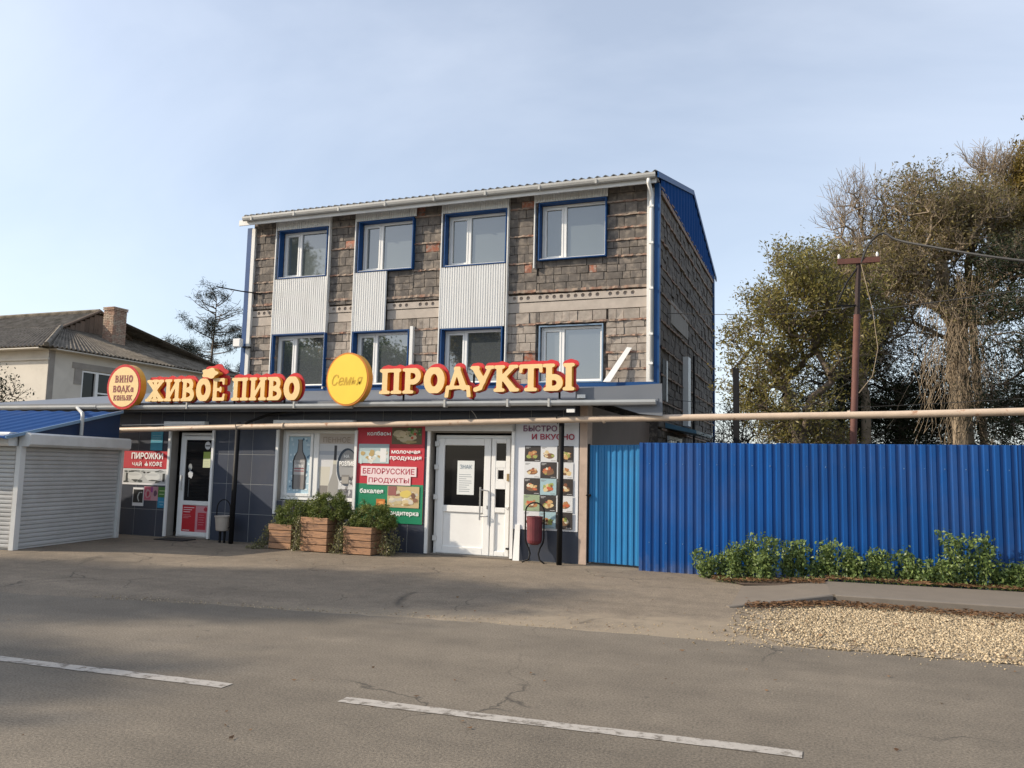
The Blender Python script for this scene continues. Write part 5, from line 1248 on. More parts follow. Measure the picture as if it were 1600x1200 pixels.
def shrub(x0, x1, yc, z0_, z1_, label, dens=90):
    r = thing('shrub', label, 'shrub', ((x0 + x1) / 2, yc, z0_ - .05), 0, 'clipped shrubs growing in the wooden planters')
    cx, cz = (x0 + x1) / 2, z0_; rx, rz_ = (x1 - x0) / 2, z1_ - z0_
    Ps = []; St = MB()
    for k in range(int(dens * 1.9)):
        u = rnd.uniform(-.45, 1); a = rnd.uniform(0, 2 * math.pi); rr = math.sqrt(1 - u * u * .9) if u > 0 else 1
        q = rnd.uniform(.70, .97) * (1 + .10 * math.sin(5 * a + u * 4))
        p = (cx + rx * q * math.cos(a) * rr, yc + .25 * q * math.sin(a) * rr, cz + rz_ * q * (abs(u) * 1.0) - (.06 if u < 0 else 0)); Ps.append(p)
        if k % 5 == 0: St.tube([(cx, yc, z0_ - .1), ((cx + p[0]) / 2, (yc + p[1]) / 2, (z0_ + p[2]) / 2 + .02), p], [.009, .006, .003], 4)
    # pointed lance-shaped leaflets arranged in drooping sprays
    P = np.array(Ps); V, F_, T = leaves_np(P, 52, .027, .021, 0.0, .28)
    ct = np.array([cx, yc, cz + .05]); 
    tag(St.build('stems', BARK, r), kind='stuff'); me = np_mesh('foliage', V, F_, L_BOX, r, T); link('foliage', me, r)
    return r
def ivy(pts, label, n=170, sp=.045):
    r = thing('ivy', label, 'ivy', (pts[0][0], pts[0][1], 0), 0, 'ivy trailing from the wooden planters')
    P = []; m_ = MB()
    for k in range(5):
        off = Vector((rnd.uniform(-.09, .09), rnd.uniform(-.12, .12), 0)); line = [Vector(p) + off * (i / len(pts) + .3) + Vector((rnd.uniform(-.02, .02), rnd.uniform(-.02, .02), rnd.uniform(-.02, .02))) for i, p in enumerate(pts)]
        for l in line: l.z = max(l.z, .012)
        m_.tube(line, .004, 4)
        for a, b2 in zip(line, line[1:]):
            for q in range(5): P.append(a.lerp(b2, rnd.random())) if rnd.random() < .8 else None
    tag(m_.build('vine_stems', BARK, r), kind='stuff')
    V, F_, T = leaves_np(np.array([tuple(p) for p in P]), 9, sp, .017, 0, .75); V[:, 2] = np.maximum(V[:, 2], .006)
    link('foliage', np_mesh('foliage', V, F_, L_IVY, r, T), r)
planter(-9.76, -9.27, 12.86, 13.33, .46, 'left wooden planter crate, lowest and palest of the three', True)
planter(-9.02, -8.45, 12.80, 13.33, .62, 'middle wooden planter crate, the tallest of the three', False)
planter(-8.10, -7.53, 12.80, 13.35, .49, 'right wooden planter crate with a projecting top plank', True)
shrub(-9.78, -8.98, 13.10, .50, .92, 'low dark green shrub in the left planter crate', 110)
shrub(-9.06, -8.10, 13.06, .66, 1.10, 'tallest bushy green shrub in the middle planter crate', 140)
shrub(-8.16, -7.22, 13.08, .52, .93, 'rounded green shrub in the right planter crate beside the banner', 130)
ivy([(-9.78, 13.0, .46), (-9.84, 12.95, .3), (-9.88, 12.9, .12), (-9.98, 12.8, .02), (-10.06, 12.75, .01)], 'ivy spilling down the left side of the left crate onto the asphalt')
ivy([(-9.22, 13.1, .55), (-9.19, 13.0, .38), (-9.18, 12.95, .2), (-9.16, 12.9, .03)], 'ivy hanging in the gap between left and middle crates')
ivy([(-9.05, 12.84, .62), (-9.06, 12.78, .42), (-9.04, 12.78, .2), (-9.02, 12.74, .03)], 'ivy covering the left edge of the middle crate')
ivy([(-8.35, 13.1, .62), (-8.30, 13.0, .4), (-8.26, 12.95, .2), (-8.24, 12.9, .03)], 'ivy hanging right of the middle crate')
ivy([(-8.12, 12.84, .5), (-8.15, 12.78, .36), (-8.13, 12.78, .2), (-8.12, 12.74, .03)], 'ivy covering the left edge of the right crate')
ivy([(-7.44, 13.1, .55), (-7.38, 13.02, .38), (-7.34, 13.0, .2), (-7.32, 12.95, .03)], 'ivy hanging down the right side of the right crate', sp=.045)
ivy([(-7.46, 13.2, .6), (-7.26, 13.1, .42), (-7.20, 13.1, .22), (-7.24, 13.05, .03)], 'outer ivy tuft between the right crate and the main door', sp=.045)

# ------------------------------------------------------------------ BINS
b1 = thing('litter_bin', 'small beige litter bin under a black hoop left of the post', 'litter bin', (-11.22, 13.28, 0))
cx, cy = -11.20, 13.28
MB().lathe(cx, cy, [(.0, .235), (.12, .235), (.13, .25), (.155, .50), (.168, .505), (.170, .53), (.158, .535), (.15, .51), (.12, .28), (.0, .27)], 20).build('bucket', BEIGE, b1, smooth=False)
MB().tube([(cx - .165, cy, .30)] + [(cx + .165 * math.cos(a), cy, .66 + .19 * math.sin(a)) for a in np.linspace(math.pi, 0, 13)] + [(cx + .165, cy, .30)], .011, 8).build('hoop', BLACK, b1, smooth=True)
MB().tube([(cx - .165, cy, .31), (cx, cy, .225), (cx + .165, cy, .31)], .011, 6).build('cradle', BLACK, b1)
for s in (-.055, .055): bx('leg', BLACK, b1, cx + s - .018, cx + s + .018, cy - .015, cy + .015, 0, .24)
b2 = thing('litter_bin', 'dented maroon litter bin slung in a tall black hoop before the menu board', 'litter bin', (-4.72, 13.42, 0))
cx, cy = -4.66, 13.38
MB().lathe(cx, cy, [(.0, .30), (.07, .305), (.115, .335), (.128, .38), (.138, .76), (.143, .765), (.143, .785), (.134, .785), (.124, .42), (.0, .36)], 20).build('bucket', MAROON, b2)
hoop = [(cx - .17, cy, .42)] + [(cx + .17 * math.cos(a), cy, .86 + .16 * math.sin(a)) for a in np.linspace(math.pi, 0, 13)] + [(cx + .17, cy, .42)]
lo_l = [(cx - .20, cy - .06, .008), (cx - .10, cy, .05), (cx - .075, cy, .15), (cx - .10, cy, .24), (cx - .155, cy, .34)]
lo_r = [(cx + .155, cy, .34), (cx + .10, cy, .24), (cx + .075, cy, .15), (cx + .10, cy, .05), (cx + .20, cy - .06, .008)]
MB().tube(lo_l + hoop + lo_r, .014, 8).build('hoop', BLACK, b2, smooth=True)
MB().tube([(cx - .17, cy, .68), (cx - .135, cy, .68)], .012, 6).tube([(cx + .17, cy, .68), (cx + .135, cy, .68)], .012, 6).build('pivot', BLACK, b2)
A = MB(); A.add([(cx + .1285 * math.cos(a) , cy + .1285 * math.sin(a), z) for z in (.48, .49) for a in np.linspace(0, 2 * math.pi, 21)[:-1]], [(i, (i + 1) % 20, (i + 1) % 20 + 20, i + 20) for i in range(20)]); A.build('seam', BLACK, b2)

# ------------------------------------------------------------------ LEFT HOUSE
HX, HY0, HY1 = -28.3, 23.0, 33.7; HZ = 5.95
hs = thing('house', 'old cream two-storey house with a grey slate hipped roof at the left', 'house', (-36, 28, 0))
m_ = MB()
for r in rects_minus(HY0, HY1, 0, HZ, [(24.6, 26.3, 3.5, 5.22), (29.5, 31, 3.5, 5.2)]): m_.box(HX - .3, HX, r[0], r[1], r[2], r[3])
m_.build('side_wall', PLASTER, hs)
m_ = MB()
for r in rects_minus(-46, HX - .302, 0, HZ, []): m_.box(r[0], r[1], HY0, HY0 + .3, r[2], r[3])
m_.build('front_wall', PLASTER, hs)
bx('rear_wall', PLASTER, hs, -46, HX - .3, HY1 - .3, HY1, 0, HZ)
bx('wall_patch', PLASTERG, hs, HX + .001, HX + .02, HY0 - .0, HY0 + .28, 0, HZ - .1); bx('wall_patch', PLASTERG, hs, HX + .001, HX + .022, 24.1, 27.2, 5.24, 5.48); bx('wall_patch', PLASTERG, hs, HX + .001, HX + .021, 24.22, 24.58, 4.6, 5.23)
bx('cornice', PLASTER, hs, -46, HX + .05, HY0 - .06, HY0 - .001, 5.42, 5.50)
hw = bars(MB(), 24.62, 26.28, 3.52, 5.20, .07, 0, .08, 0)
fr = MB(); fr.add([(HX - .12 + v[1], v[0], v[2]) for v in hw.v], hw.f); fr.box(HX - .12, HX - .04, 25.30, 25.45, 3.59, 5.13); fr.box(HX - .11, HX - .05, 25.45, 26.21, 4.30, 4.36); wo = fr.build('window', PVC, hs)
bx('pane', DARKGLASS, wo, HX - .14, HX - .125, 24.69, 26.21, 3.59, 5.13)
hw = bars(MB(), 29.52, 30.98, 3.52, 5.18, .07, 0, .08, 0); fr = MB(); fr.add([(HX - .12 + v[1], v[0], v[2]) for v in hw.v], hw.f); wo = fr.build('window', PVC, hs); bx('pane', DARKGLASS, wo, HX - .14, HX - .125, 29.59, 30.91, 3.59, 5.11)
# corrugated slate roof: the front slope, the hip facing +X, the rear slope
RZ, RY = 8.50, 28.35
EX = HX + .45; EY0 = HY0 - .5; EY1 = HY1 + .5; EZ = HZ - .03
def corr(A_, B_, C_, D_, n, amp, name, seg=6):
    """sheet between eave A-B and top D-C, waves run up the slope"""
    A_, B_, C_, D_ = map(Vector, (A_, B_, C_, D_)); nn = (B_ - A_).cross(D_ - A_).normalized()
    if nn.z < 0: nn = -nn
    b = MB(); N = n * seg
    for k in range(N + 1):
        t = k / N; w_ = nn * (amp * math.sin(2 * math.pi * k / seg)); e = A_.lerp(B_, t); tp = D_.lerp(C_, t)
        for i in range(7):
            p = e.lerp(tp, i / 6) + w_ + nn * (.03 if i % 2 else 0) * 0; b.v.append(tuple(p))
    for k in range(N):
        for i in range(6): a = k * 7 + i; b.f.append((a, a + 7, a + 8, a + 1)); b.c.append(None)
    o = b.build(name, SLATE, hs, fixn=False); md_ = o.modifiers.new('thick', 'SOLIDIFY'); md_.thickness = .03; md_.offset = -1; return o
GX = HX - 3.5                       # foot of the small gablet
GZ = 7.40
corr((-48, EY0, EZ), (EX, EY0, EZ), (GX, RY - 2.0, GZ), (-48, RY, RZ), 90, .03, 'roof_slope')
# the front slope rises to the ridge over the gablet
corr((-48, RY - 2.0, GZ - .0), (GX, RY - 2.0, GZ), (GX - .02, RY, RZ), (-48, RY, RZ + .005), 80, .03, 'roof_slope')
corr((EX, EY0, EZ), (EX, EY1, EZ), (GX, RY + 2.0, GZ), (GX, RY - 2.0, GZ), 55, .035, 'roof_slope')
corr((EX, EY1, EZ), (-48, EY1, EZ), (-48, RY, RZ), (GX, RY + .2, RZ), 80, .03, 'roof_slope')
for k in range(16):
    ya = RY - 2.0 + k * .25; zt = RZ - .03 - max(abs(ya - RY), abs(ya + .24 - RY)) * .555
    if zt > GZ + .04: bx('gable_board', WOODG, hs, GX - .05, GX - .03 + rnd.uniform(0, .012), ya, ya + .24, GZ - .15, zt)
for s in (-1, 1): MB().tube([(GX + .05, RY, RZ + .04), (GX + .05, RY + s * 2.1, GZ - .02)], .06, 6).build('barge_board', WOODG, hs)
MB().tube([(EX, EY0, EZ + .04), (GX, RY - 2.0, GZ + .05)], .10, 6).build('hip_cap', SLATE, hs); MB().tube([(EX, EY1, EZ + .04), (GX, RY + 2.0, GZ + .05)], .10, 6).build('hip_cap', SLATE, hs)
MB().tube([(-48, RY, RZ + .04), (GX, RY, RZ + .04)], .10, 6).build('ridge_cap', SLATE, hs)
bx('eaves_soffit', PLASTER, hs, HX, EX - .03, HY0, HY1, EZ - .10, EZ - .06); bx('eaves_soffit', PLASTER, hs, -46, HX, EY0 + .03, HY0, EZ - .10, EZ - .06)
# brick chimney
chx, chy = -30.75, 28.3
ch = bx('chimney', mat('chimney_mortar', (.28, .23, .19), .95), hs, chx - .30, chx + .30, chy - .36, chy + .36, 6.4, 8.62)
cbm = MB()
z = 6.6; row = 0
while z < 8.62:
    o_ = .012 + (.035 if z > 8.40 else 0)
    for hx, hy, s in ((.30, .36, 0), (.30, .36, 1)):
        t = -(hy if s == 0 else hx) - o_; end = -t; first = row % 2
        while t < end - .02:
            e = min(t + (.12 if first else .25), end); first = 0; pr3 = rnd.uniform(.006, .016) + o_
            if s == 0: cbm.box(chx + hx - .002, chx + hx + pr3, chy + t, chy + e - .016, z, z + .058)
            else: cbm.box(chx + t, chx + e - .016, chy - hy - pr3, chy - hy + .002, z, z + .058)
            t = e
    z += .078; row += 1
tag(cbm.build('bricks', mat('weathered_chimney_brick', (.33, .20, .14), .9, .3, 9, .4, 50, col2=(.40, .32, .24), c2scale=4), ch), kind='stuff')

# ------------------------------------------------------------------ TREES
def tubes_np(P0, P1, R0, R1, n=5):
    P0, P1 = np.asarray(P0), np.asarray(P1); R0, R1 = np.asarray(R0), np.asarray(R1); m_ = len(P0)
    d = P1 - P0; L = np.linalg.norm(d, axis=1)[:, None] + 1e-9; d = d / L
    ref = np.where(np.abs(d[:, 2:3]) > .9, np.array([[1., 0, 0]]), np.array([[0, 0, 1.]]))
    a = np.cross(d, ref); a /= np.linalg.norm(a, axis=1)[:, None]; b = np.cross(d, a)
    th = np.arange(n) * 2 * np.pi / n
    ring = a[:, None] * np.cos(th)[None, :, None] + b[:, None] * np.sin(th)[None, :, None]
    V = np.concatenate([P0[:, None] - d[:, None] * R0[:, None, None] * .3 + ring * R0[:, None, None], P1[:, None] + ring * R1[:, None, None]], 1)
    k = np.arange(n); k2 = (k + 1) % n
    f = np.stack([k, k2, k2 + n, k + n], 1); F_ = (f[None] + (np.arange(m_) * 2 * n)[:, None, None]).reshape(-1, 4)
    return V.reshape(-1, 3), F_
def crown_points(blobs, n):
    """blobs: (cx,cy,cz,rx,ry,rz,weight); points towards the shells, thinned by a lumpy mask"""
    out = []; W = [b[6] for b in blobs]; ph = [rnd.uniform(0, 6.28) for _ in range(6)]
    while len(out) < n:
        b = rnd.choices(blobs, W)[0]
        v = Vector((rnd.gauss(0, 1), rnd.gauss(0, 1), rnd.gauss(0, 1))).normalized() * rnd.random() ** .42
        p = (b[0] + v.x * b[3], b[1] + v.y * b[4], b[2] + v.z * b[5])
        g_ = math.sin(p[0] * 2.1 + ph[0]) * math.sin(p[1] * 2.3 + ph[1]) * math.sin(p[2] * 2.6 + ph[2]) + .5 * math.sin(p[0] * 4.7 + ph[3]) * math.sin(p[2] * 5.1 + ph[4])
        if g_ < -.04 and rnd.random() < .88: continue
        out.append(p)
    return out
def make_tree(name, label, base, trunk_pts, blobs, npts, leafm=None, leaf_n=20, leaf_s=.05, spread=.16, bark=BARK, r0=.16, twigs=3, twig_len=.35, group=None, twig_r=.007, cat='tree', up_b=0.0, asp=.5, rmin=.010, shapes=None):
    r = thing(name, label, cat, base, 0, group)
    nodes = [Vector(base)]; par = [-1]
    for p in trunk_pts:
        a = nodes[-1]; p = Vector(p); k_ = max(1, int((p - a).length / .5))
        for i in range(1, k_ + 1):
            q = a.lerp(p, i / k_) + Vector((rnd.uniform(-.04, .04), rnd.uniform(-.04, .04), 0)); nodes.append(q); par.append(len(nodes) - 2)
    ntr = len(nodes); pts = crown_points(blobs, npts); top = nodes[-1]
    pts.sort(key=lambda p: (Vector(p) - top).length)
    N = np.zeros((ntr + npts * 3 + 10, 3)); N[:ntr] = [tuple(v) for v in nodes]; cnt = ntr
    D = np.zeros(len(N)); 
    tips = []
    for p in pts:
        p = np.array(p); d = np.linalg.norm(N[:cnt] - p, axis=1) + .35 * D[:cnt] * .2 + np.maximum(0, N[:cnt, 2] - p[2]) * .6
        d[:max(1, ntr // 3)] += 2.5
        j = int(np.argmin(d)); a = N[j]; L = np.linalg.norm(p - a)
        prev = j
        if L > .5:
            mid = (a + p) / 2 + nr.normal(0, .09, 3) * L + np.array([0, 0, .08 * L]); N[cnt] = mid; par.append(prev); D[cnt] = D[prev] + L / 2; prev = cnt; cnt += 1
        N[cnt] = p; par.append(prev); D[cnt] = D[prev] + L; tips.append(cnt); cnt += 1
    load = np.ones(cnt)
    for i in range(cnt - 1, 0, -1): load[par[i]] += load[i]
    rad = np.maximum(rmin, r0 * (load / load[0]) ** .52)
    idx = np.arange(1, cnt); pa = np.array(par[1:cnt])
    V, F_ = tubes_np(N[pa], N[idx], np.minimum(rad[pa], rad[idx] * 1.5), rad[idx], 6)
    link('trunk', np_mesh('trunk', V, F_, bark, r), r)
    TP = N[tips]
    ends = TP
    if twigs:
        T0 = np.repeat(TP, twigs, 0); dirs = nr.normal(0, 1, T0.shape); dirs[:, 2] = dirs[:, 2] * .7 + (.45 if leafm else 1.1); out_ = T0 - np.array(tuple(top)); out_ /= np.linalg.norm(out_, axis=1)[:, None] + 1e-6
        dirs = dirs + out_ * 1.0; dirs /= np.linalg.norm(dirs, axis=1)[:, None]
        T1 = T0 + dirs * (nr.uniform(.5, 1.2, len(T0)) * twig_len)[:, None]
        d2 = dirs + nr.normal(0, .45, dirs.shape); T2 = T1 + d2 / np.linalg.norm(d2, axis=1)[:, None] * twig_len * .7
        d3 = dirs + nr.normal(0, .55, dirs.shape); T3 = T1 + d3 / np.linalg.norm(d3, axis=1)[:, None] * twig_len * .6
        m1 = T0 + (T1 - T0) * .5; d4 = dirs + nr.normal(0, .6, dirs.shape); T4 = m1 + d4 / np.linalg.norm(d4, axis=1)[:, None] * twig_len * .5
        A_ = np.concatenate([T0, T1, T1, m1]); B_ = np.concatenate([T1, T2, T3, T4]); n_ = len(T0)
        R_ = np.concatenate([np.full(n_, twig_r), np.full(3 * n_, twig_r * .75)]); V, F_ = tubes_np(A_, B_, R_, R_ * .6, 3)
        tag(link('twigs', np_mesh('twigs', V, F_, bark, r), r), kind='stuff')
        ends = np.concatenate([TP, T1, T2, T3])
    if leafm:
        V, F_, T = leaves_np(ends, leaf_n, spread, leaf_s, up_b, asp)
        link('crown', np_mesh('crown', V, F_, leafm, r, T), r)
    return r
YT = 22.0
YA = 18.5
make_tree('ash_tree', 'olive-green leafy tree nearest the building, sky showing round its edge', (-.25, YA, 0), [(-.4, YA, 1.5), (-.62, YA, 2.9)],
          [(-0.97, YA, 4.46, 0.97, 1.10, 1.26, 3), (-0.46, YA, 5.47, 0.84, 1.10, 1.09, 2.2), (-1.22, YA, 3.53, 0.80, 1.10, 0.84, 1.6), (0.34, YA, 4.80, 0.93, 1.10, 1.43, 2.4), (-0.42, YA, 2.78, 0.76, 1.10, 0.67, 0.8)],
          560, L_OLIVE, 7, .046, .085, r0=.14, twigs=2, twig_len=.26, asp=.34)
make_tree('mixed_tree', 'thin brownish-olive tree filling the gap behind the pole top', (1.0, YT + 2, 0), [(1.0, YT + 2, 2.5), (1.0, YT + 2, 4.5)],
          [(.5, YT + 2, 6.9, 1.2, 1.1, 1.2, 3), (1.7, YT + 2, 6.7, 1.0, 1.1, 1.3, 2), (1.0, YT + 2, 5.3, 1.3, 1.1, 1.0, 1)], 400, L_OLIVE, 3, .044, .10, bark=BARKP, r0=.14, twigs=4, twig_len=.34, asp=.36, twig_r=.0065)
make_tree('bare_tree', 'leafless grey tree top rising just behind the rusty pole', (.95, YT + .5, 0), [(1.0, YT + .5, 2.5), (.95, YT + .5, 5.6), (.97, YT + .5, 6.9)],
          [(1.0, YT + .5, 8.35, .9, .7, .85, 3), (.9, YT + .5, 6.8, 1.0, .9, .9, 1.6), (.9, YT + .5, 5.2, 1.1, 1, 1.2, 1.4)], 150, None, bark=BARKP, r0=.13, twigs=5, twig_len=.46, twig_r=.007, rmin=.011)
TB = make_tree('vine_tree', 'tall brownish tree draped in pale dry vines', (3.15, YT, 0), [(3.1, YT, 2.5), (3.05, YT, 5.3)],
          [(2.4, YT, 7.8, 1.2, 1.4, 1.15, 3), (3.3, YT, 7.65, 1.3, 1.4, 1.1, 2.6), (1.9, YT, 6.6, 1.0, 1.2, 1.1, 1.6), (3.7, YT, 6.4, 1.3, 1.3, 1.0, 1.6), (2.7, YT, 5.6, 1.5, 1.2, .9, 1.2)],
          840, L_BROWN, 3, .042, .10, bark=BARKP, r0=.26, twigs=4, twig_len=.34, asp=.4, twig_r=.0065)
make_tree('bare_tree', 'leafless branch crown rising above the vine-covered tree', (3.75, YT + .8, 0), [(3.6, YT + .8, 4), (3.5, YT + .8, 7), (3.9, YT + .8, 8.3)],
          [(4.05, YT + .8, 8.95, .75, .6, .75, 3), (3.7, YT + .8, 8.0, .7, .6, .8, 1)], 80, None, bark=BARKP, r0=.10, twigs=5, twig_len=.42, twig_r=.008, rmin=.012)
make_tree('yellowing_tree', 'tall yellowing tree at the right edge of the photo', (5.4, YT + 1, 0), [(5.3, YT + 1, 3), (5.2, YT + 1, 6.5)],
          [(5.15, YT + 1, 8.8, .7, 1.1, 1.0, 2.5), (4.95, YT + 1, 7.7, .8, 1.2, 1.0, 2.5), (5.5, YT + 1, 9.9, .6, 1, .8, 1.6), (5.9, YT + 1, 7.5, 1.3, 1.2, 2.0, 2)], 560, L_YELLOW, 10, .052, .10, r0=.2, twigs=2, twig_len=.28, asp=.4)
# dark evergreens in layers lower down
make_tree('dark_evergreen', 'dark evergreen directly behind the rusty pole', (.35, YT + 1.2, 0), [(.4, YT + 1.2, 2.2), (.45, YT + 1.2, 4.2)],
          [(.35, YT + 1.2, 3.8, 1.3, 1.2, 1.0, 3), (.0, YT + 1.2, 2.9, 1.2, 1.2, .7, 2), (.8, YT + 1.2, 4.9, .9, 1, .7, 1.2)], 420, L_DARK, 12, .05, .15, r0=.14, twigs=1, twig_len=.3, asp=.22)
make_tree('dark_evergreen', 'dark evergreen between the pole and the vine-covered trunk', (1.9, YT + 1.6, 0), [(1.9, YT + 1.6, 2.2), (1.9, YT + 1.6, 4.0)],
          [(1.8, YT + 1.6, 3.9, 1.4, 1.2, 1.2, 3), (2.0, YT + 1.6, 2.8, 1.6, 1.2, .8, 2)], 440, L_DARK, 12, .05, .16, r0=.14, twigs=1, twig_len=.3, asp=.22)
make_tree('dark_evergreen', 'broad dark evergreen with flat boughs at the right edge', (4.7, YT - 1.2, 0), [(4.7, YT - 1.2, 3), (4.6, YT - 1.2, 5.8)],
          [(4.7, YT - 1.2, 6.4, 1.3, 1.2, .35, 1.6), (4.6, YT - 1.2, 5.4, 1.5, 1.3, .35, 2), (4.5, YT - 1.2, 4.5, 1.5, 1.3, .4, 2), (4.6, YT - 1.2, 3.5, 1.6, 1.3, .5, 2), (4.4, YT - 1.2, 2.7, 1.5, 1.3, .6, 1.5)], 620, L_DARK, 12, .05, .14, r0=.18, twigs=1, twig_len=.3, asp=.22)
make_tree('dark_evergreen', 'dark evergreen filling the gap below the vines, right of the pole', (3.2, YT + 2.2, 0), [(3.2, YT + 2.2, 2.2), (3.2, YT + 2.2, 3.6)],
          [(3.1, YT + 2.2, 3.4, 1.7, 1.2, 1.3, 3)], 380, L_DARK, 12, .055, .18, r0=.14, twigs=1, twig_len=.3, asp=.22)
make_tree('bare_shrub', 'tangled leafless shrub right beside the building corner', (-1.7, 20.5, 0), [(-1.7, 20.5, 1.0)], [(-1.7, 20.5, 2.6, .8, .7, .9, 2), (-1.9, 20.5, 1.8, .7, .7, .6, 1)], 120, L_DARK, 1, .03, .1, bark=BARK, r0=.05, twigs=3, twig_len=.26, twig_r=.007, cat='shrub')
make_tree('bare_shrub', 'tangled leafless shrub behind the square black post', (-.6, 20.0, 0), [(-.6, 20.0, 1.0)], [(-.7, 20.0, 2.4, .9, .7, .8, 2)], 120, L_OLIVE, 1, .03, .1, bark=BARK, r0=.05, twigs=3, twig_len=.26, twig_r=.007, cat='shrub')
make_tree('bare_shrub', 'tangled leafless shrub just left of the rusty pole', (.05, 19.0, 0), [(.05, 19.0, 1.0)], [(.0, 19.0, 2.3, .6, .7, .6, 2)], 90, L_OLIVE, 3, .03, .1, bark=BARK, r0=.05, twigs=3, twig_len=.24, twig_r=.007, cat='shrub')
# hanging dry vines on the tall tree
V0 = []; V1 = []
for k in range(260):
    x = 3.1 + rnd.gauss(0, .38); y = YT - .5 + rnd.gauss(0, .3); z = rnd.uniform(4.6, 6.6); p = np.array([x, y, z]); d = rnd.uniform(-.12, .12); c_ = rnd.uniform(0, 6)
    for q_ in range(rnd.randint(4, 9)):
        nx = p + np.array([d * .5 + rnd.uniform(-.16, .16) + (x - 3.1) * .06, rnd.uniform(-.05, .05), -rnd.uniform(.2, .42)]); V0.append(p); V1.append(nx); p = nx
V, F_ = tubes_np(np.array(V0), np.array(V1), np.full(len(V0), .0055), np.full(len(V0), .005), 3)
link('hanging_vines', np_mesh('hanging_vines', V, F_, VINE, TB), TB)

# pine behind the house
def pine(base, H, label):
    r = thing('pine_tree', label, 'tree', base, 0); bx_, by_, bz_ = base; rs = random.Random(5)
    A0 = []; B0 = []; Ra = []; Rb = []; tips = []
    def seg(a, b, ra, rb_): A0.append(a); B0.append(b); Ra.append(ra); Rb.append(rb_)
    prev = np.array([bx_, by_, 0.]); 
    for k in range(1, 21):
        p = np.array([bx_ + .25 * math.sin(k * .4) - .06 * k, by_, H * k / 20]); seg(prev, p, .22 * (1 - (k - 1) / 21), .22 * (1 - k / 21)); prev = p
    for k in range(46):
        t = .46 + .53 * (k / 46); z = H * t; ln_ = (6.6 * (1.03 - t) ** .55) * rs.uniform(.45, 1.1); a = rs.uniform(0, 6.28)
        if t > .84: ln_ *= .8
        p = np.array([bx_ + .25 * math.sin(t * 8) - 1.2 * t, by_, z]); d = np.array([math.cos(a), math.sin(a), .25 if t > .8 else .06])
        n = 6
        for q_ in range(n):
            nx = p + d * ln_ / n + np.array([rs.uniform(-.06, .06), rs.uniform(-.06, .06), .035 * q_ if t > .6 else -.02]); seg(p, nx, .05 * (1 - q_ / 7), .05 * (1 - (q_ + 1) / 7))
            if q_ > 1:
                for s in range(2):
                    tp = nx + np.array([rs.uniform(-.5, .5), rs.uniform(-.5, .5), rs.uniform(-.05, .3)]); seg(nx, tp, .018, .010)
                    if (t < .80 or rs.random() < .22) and rs.random() < .85: tips.append(tp); tips.append(nx + (tp - nx) * .55)
            p = nx
    V, F_ = tubes_np(np.array(A0), np.array(B0), np.array(Ra), np.array(Rb), 5); link('trunk', np_mesh('trunk', V, F_, BARK, r), r)
    V, F_, T = leaves_np(np.array(tips), 34, .17, .15, .2, .09); link('crown', np_mesh('crown', V, F_, L_PINE, r, T), r)
pine((-38.3, 44.5, 0), 13.2, 'sparse dark pine beyond the old house roof')
make_tree('sapling', 'small leafy sapling at the left edge behind the kiosk roof', (-20.4, 15.2, 0), [(-20.4, 15.2, 1.6)], [(-20.3, 15.2, 3.2, .35, .4, .9, 2)], 36, L_DARK, 4, .04, .09, r0=.03, twigs=1, twig_len=.2)

# trees across the road (behind the photographer): they throw the shadows on the carriageway and show in the windows
def copy_tree(src, loc, rz, sc, label):
    c = src.copy(); COL.objects.link(c); c.location = loc; c.rotation_euler = (0, 0, rz); c.scale = (sc, sc, sc); c['label'] = label
    for ch_ in src.children: d = ch_.copy(); COL.objects.link(d); d.parent = c
    return c
GRP = 'trees on the far side of the road'
t1 = make_tree('roadside_tree', 'half-bare roadside tree across the road, west end', (-32.5, -5.2, 0), [(-32.4, -5.0, 4), (-32.0, -4.0, 9.5)], [(-31.6, -3.2, 13.4, 1.9, 1.7, 1.5, 3), (-32.4, -3.6, 11.6, 1.8, 1.7, 1.1, 1)], 260, L_OLIVE, 9, .13, .30, r0=.22, twigs=2, twig_len=.6, twig_r=.014, rmin=.02, group=GRP)
copy_tree(t1, (-30.6, -9.2, 0), .25, .9, 'half-bare roadside tree across the road, second from west')
t2 = make_tree('roadside_tree', 'leafy green roadside tree opposite the shop', (-31, -15, 0), [(-31, -15, 3), (-31, -15, 5)], [(-31, -15, 7.2, 3.6, 3.2, 3.0, 3), (-33, -15, 6, 2.4, 2.4, 2, 1.2), (-29.4, -15, 5.4, 2.2, 2.2, 2, 1)], 520, L_GREEN, 26, .14, .42, r0=.3, twigs=1, twig_len=.6, twig_r=.014, rmin=.02, group=GRP)
copy_tree(t2, (-38.5, -14, 0), 1.3, 1.08, 'leafy green roadside tree west of the one opposite the shop')
copy_tree(t1, (-36.4, -6.2, 0), .1, .98, 'half-bare roadside tree across the road, farthest along the verge')
t3 = copy_tree(t1, (-23.2, -17, 0), 2.7, .8, 'half-bare roadside tree right of the leafy ones')
copy_tree(t2, (-46, -13, 0), 2.6, 1.1, 'leafy green roadside tree far to the west')

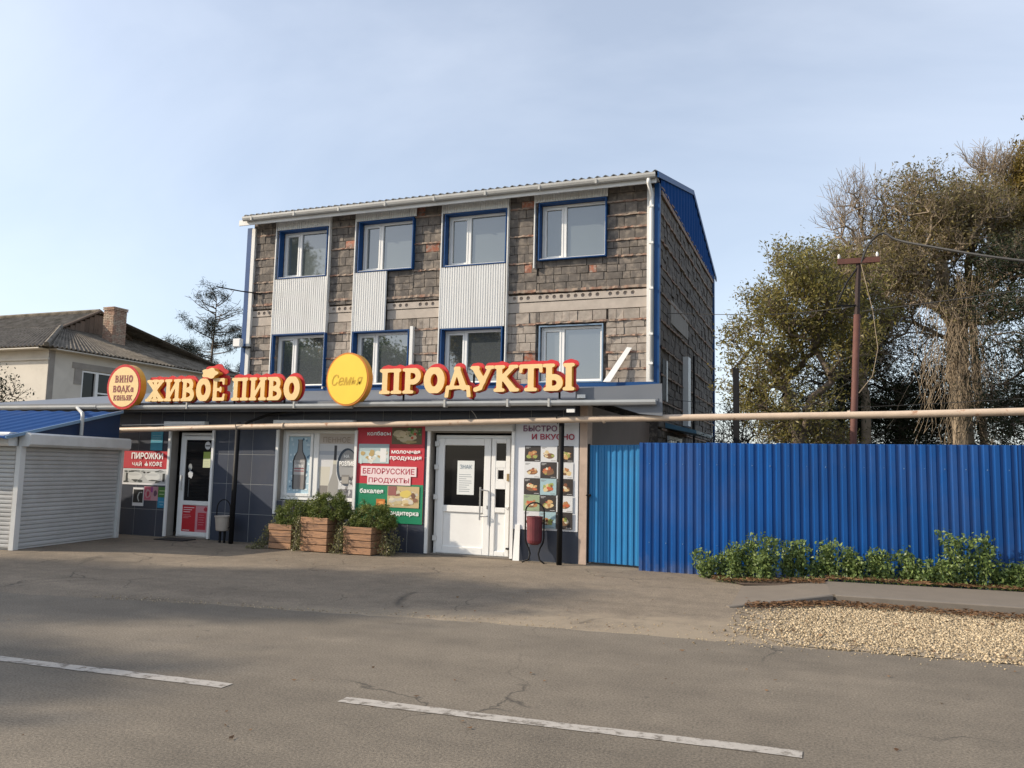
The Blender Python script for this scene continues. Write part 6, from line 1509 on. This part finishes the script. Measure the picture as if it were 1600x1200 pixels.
# ------------------------------------------------------------------ WEEDS along the fence
def weed(x, y, h, w_, label, n):
    h *= rnd.uniform(.8, .98); w_ *= rnd.uniform(1.1, 1.5)
    zb = .015 + (.115 if x > 0 else max(0.0, .1 + x * .075))
    r = thing('weed_bush', label, 'weed', (x, y, zb), 0, 'leafy weeds growing along the foot of the blue fence')
    A0 = []; B0 = []; P = []
    for k in range(n):
        a = rnd.uniform(0, 6.28); l = rnd.uniform(.35, 1.05) * h; lean = rnd.uniform(0, w_)
        p = np.array([x + rnd.uniform(-.5, .5) * w_ * .8, y + rnd.uniform(-.08, .08), zb]); d = np.array([math.cos(a) * lean / l * .55, math.sin(a) * lean / l * .35, 1.0])
        for q_ in range(5):
            nx = p + d * l / 5 + np.array([rnd.uniform(-.015, .015), rnd.uniform(-.015, .015), 0]); A0.append(p); B0.append(nx); p = nx
            for s in range(2 if q_ else 1): P.append(p + np.array([rnd.uniform(-.05, .05), rnd.uniform(-.05, .05), rnd.uniform(-.03, .03)]))
        P.append(p)
    V, F_ = tubes_np(np.array(A0), np.array(B0), np.full(len(A0), .005), np.full(len(A0), .004), 4); link('stems', np_mesh('stems', V, F_, L_WEED, r, np.full(len(V), .6)), r)
    V, F_, T = leaves_np(np.array(P), 8, .034, .028, .15, .55); link('leaves', np_mesh('leaves', V, F_, L_WEED, r, T), r)
WD = [(-1.55, 13.0, .42, .35, 'leftmost low dark weed at the end of the planting strip'), (-1.12, 12.85, .58, .30, 'upright weed second from the left end of the strip'), (-.78, 12.7, .62, .26, 'tall narrow weed leaning over the paving corner'),
      (-.40, 12.95, .52, .30, 'medium weed left of the twin-stemmed clump'), (-.02, 12.95, .58, .26, 'weed clump with a forked top near the kerb bend'), (.38, 12.98, .44, .3, 'short spreading weed right of the kerb bend'),
      (.78, 13.0, .40, .22, 'thin sparse weed in the middle of the strip'), (1.12, 13.0, .50, .20, 'slender upright weed left of the largest bush'), (1.42, 12.95, .40, .25, 'low weed touching the left side of the largest bush'),
      (1.86, 12.98, .74, .42, 'largest weed bush, wide and leafy, casting its shadow on the fence'), (2.35, 13.05, .34, .3, 'low weed just right of the largest bush'), (2.78, 13.0, .48, .28, 'medium weed near the right edge'),
      (3.15, 13.0, .58, .3, 'tall weed cut by the right edge'), (3.6, 13.0, .5, .3, 'weed beyond the right edge of the strip')]
for x, y, h, w_, lb_ in WD: weed(x, y, h, w_, lb_, int(8 + 55 * w_ * h))
gpos = []
for k in range(1500):
    x = rnd.uniform(-1.5, 6); gpos.append((x, (12.6 + .08 * x if x > 0 else 12.5) + abs(rnd.gauss(.22, .2)), .02 + (.115 if x > 0 else max(0, .1 + x * .075))))
V, F_, T = leaves_np(np.array(gpos), 3, .02, .028, .9, .22)
tag(link('grass_tufts', np_mesh('grass_tufts', V, F_, L_WEED, None, T, off=(0, 0, 0))), 'short grass and ground plants under the weeds', 'grass', kind='stuff')
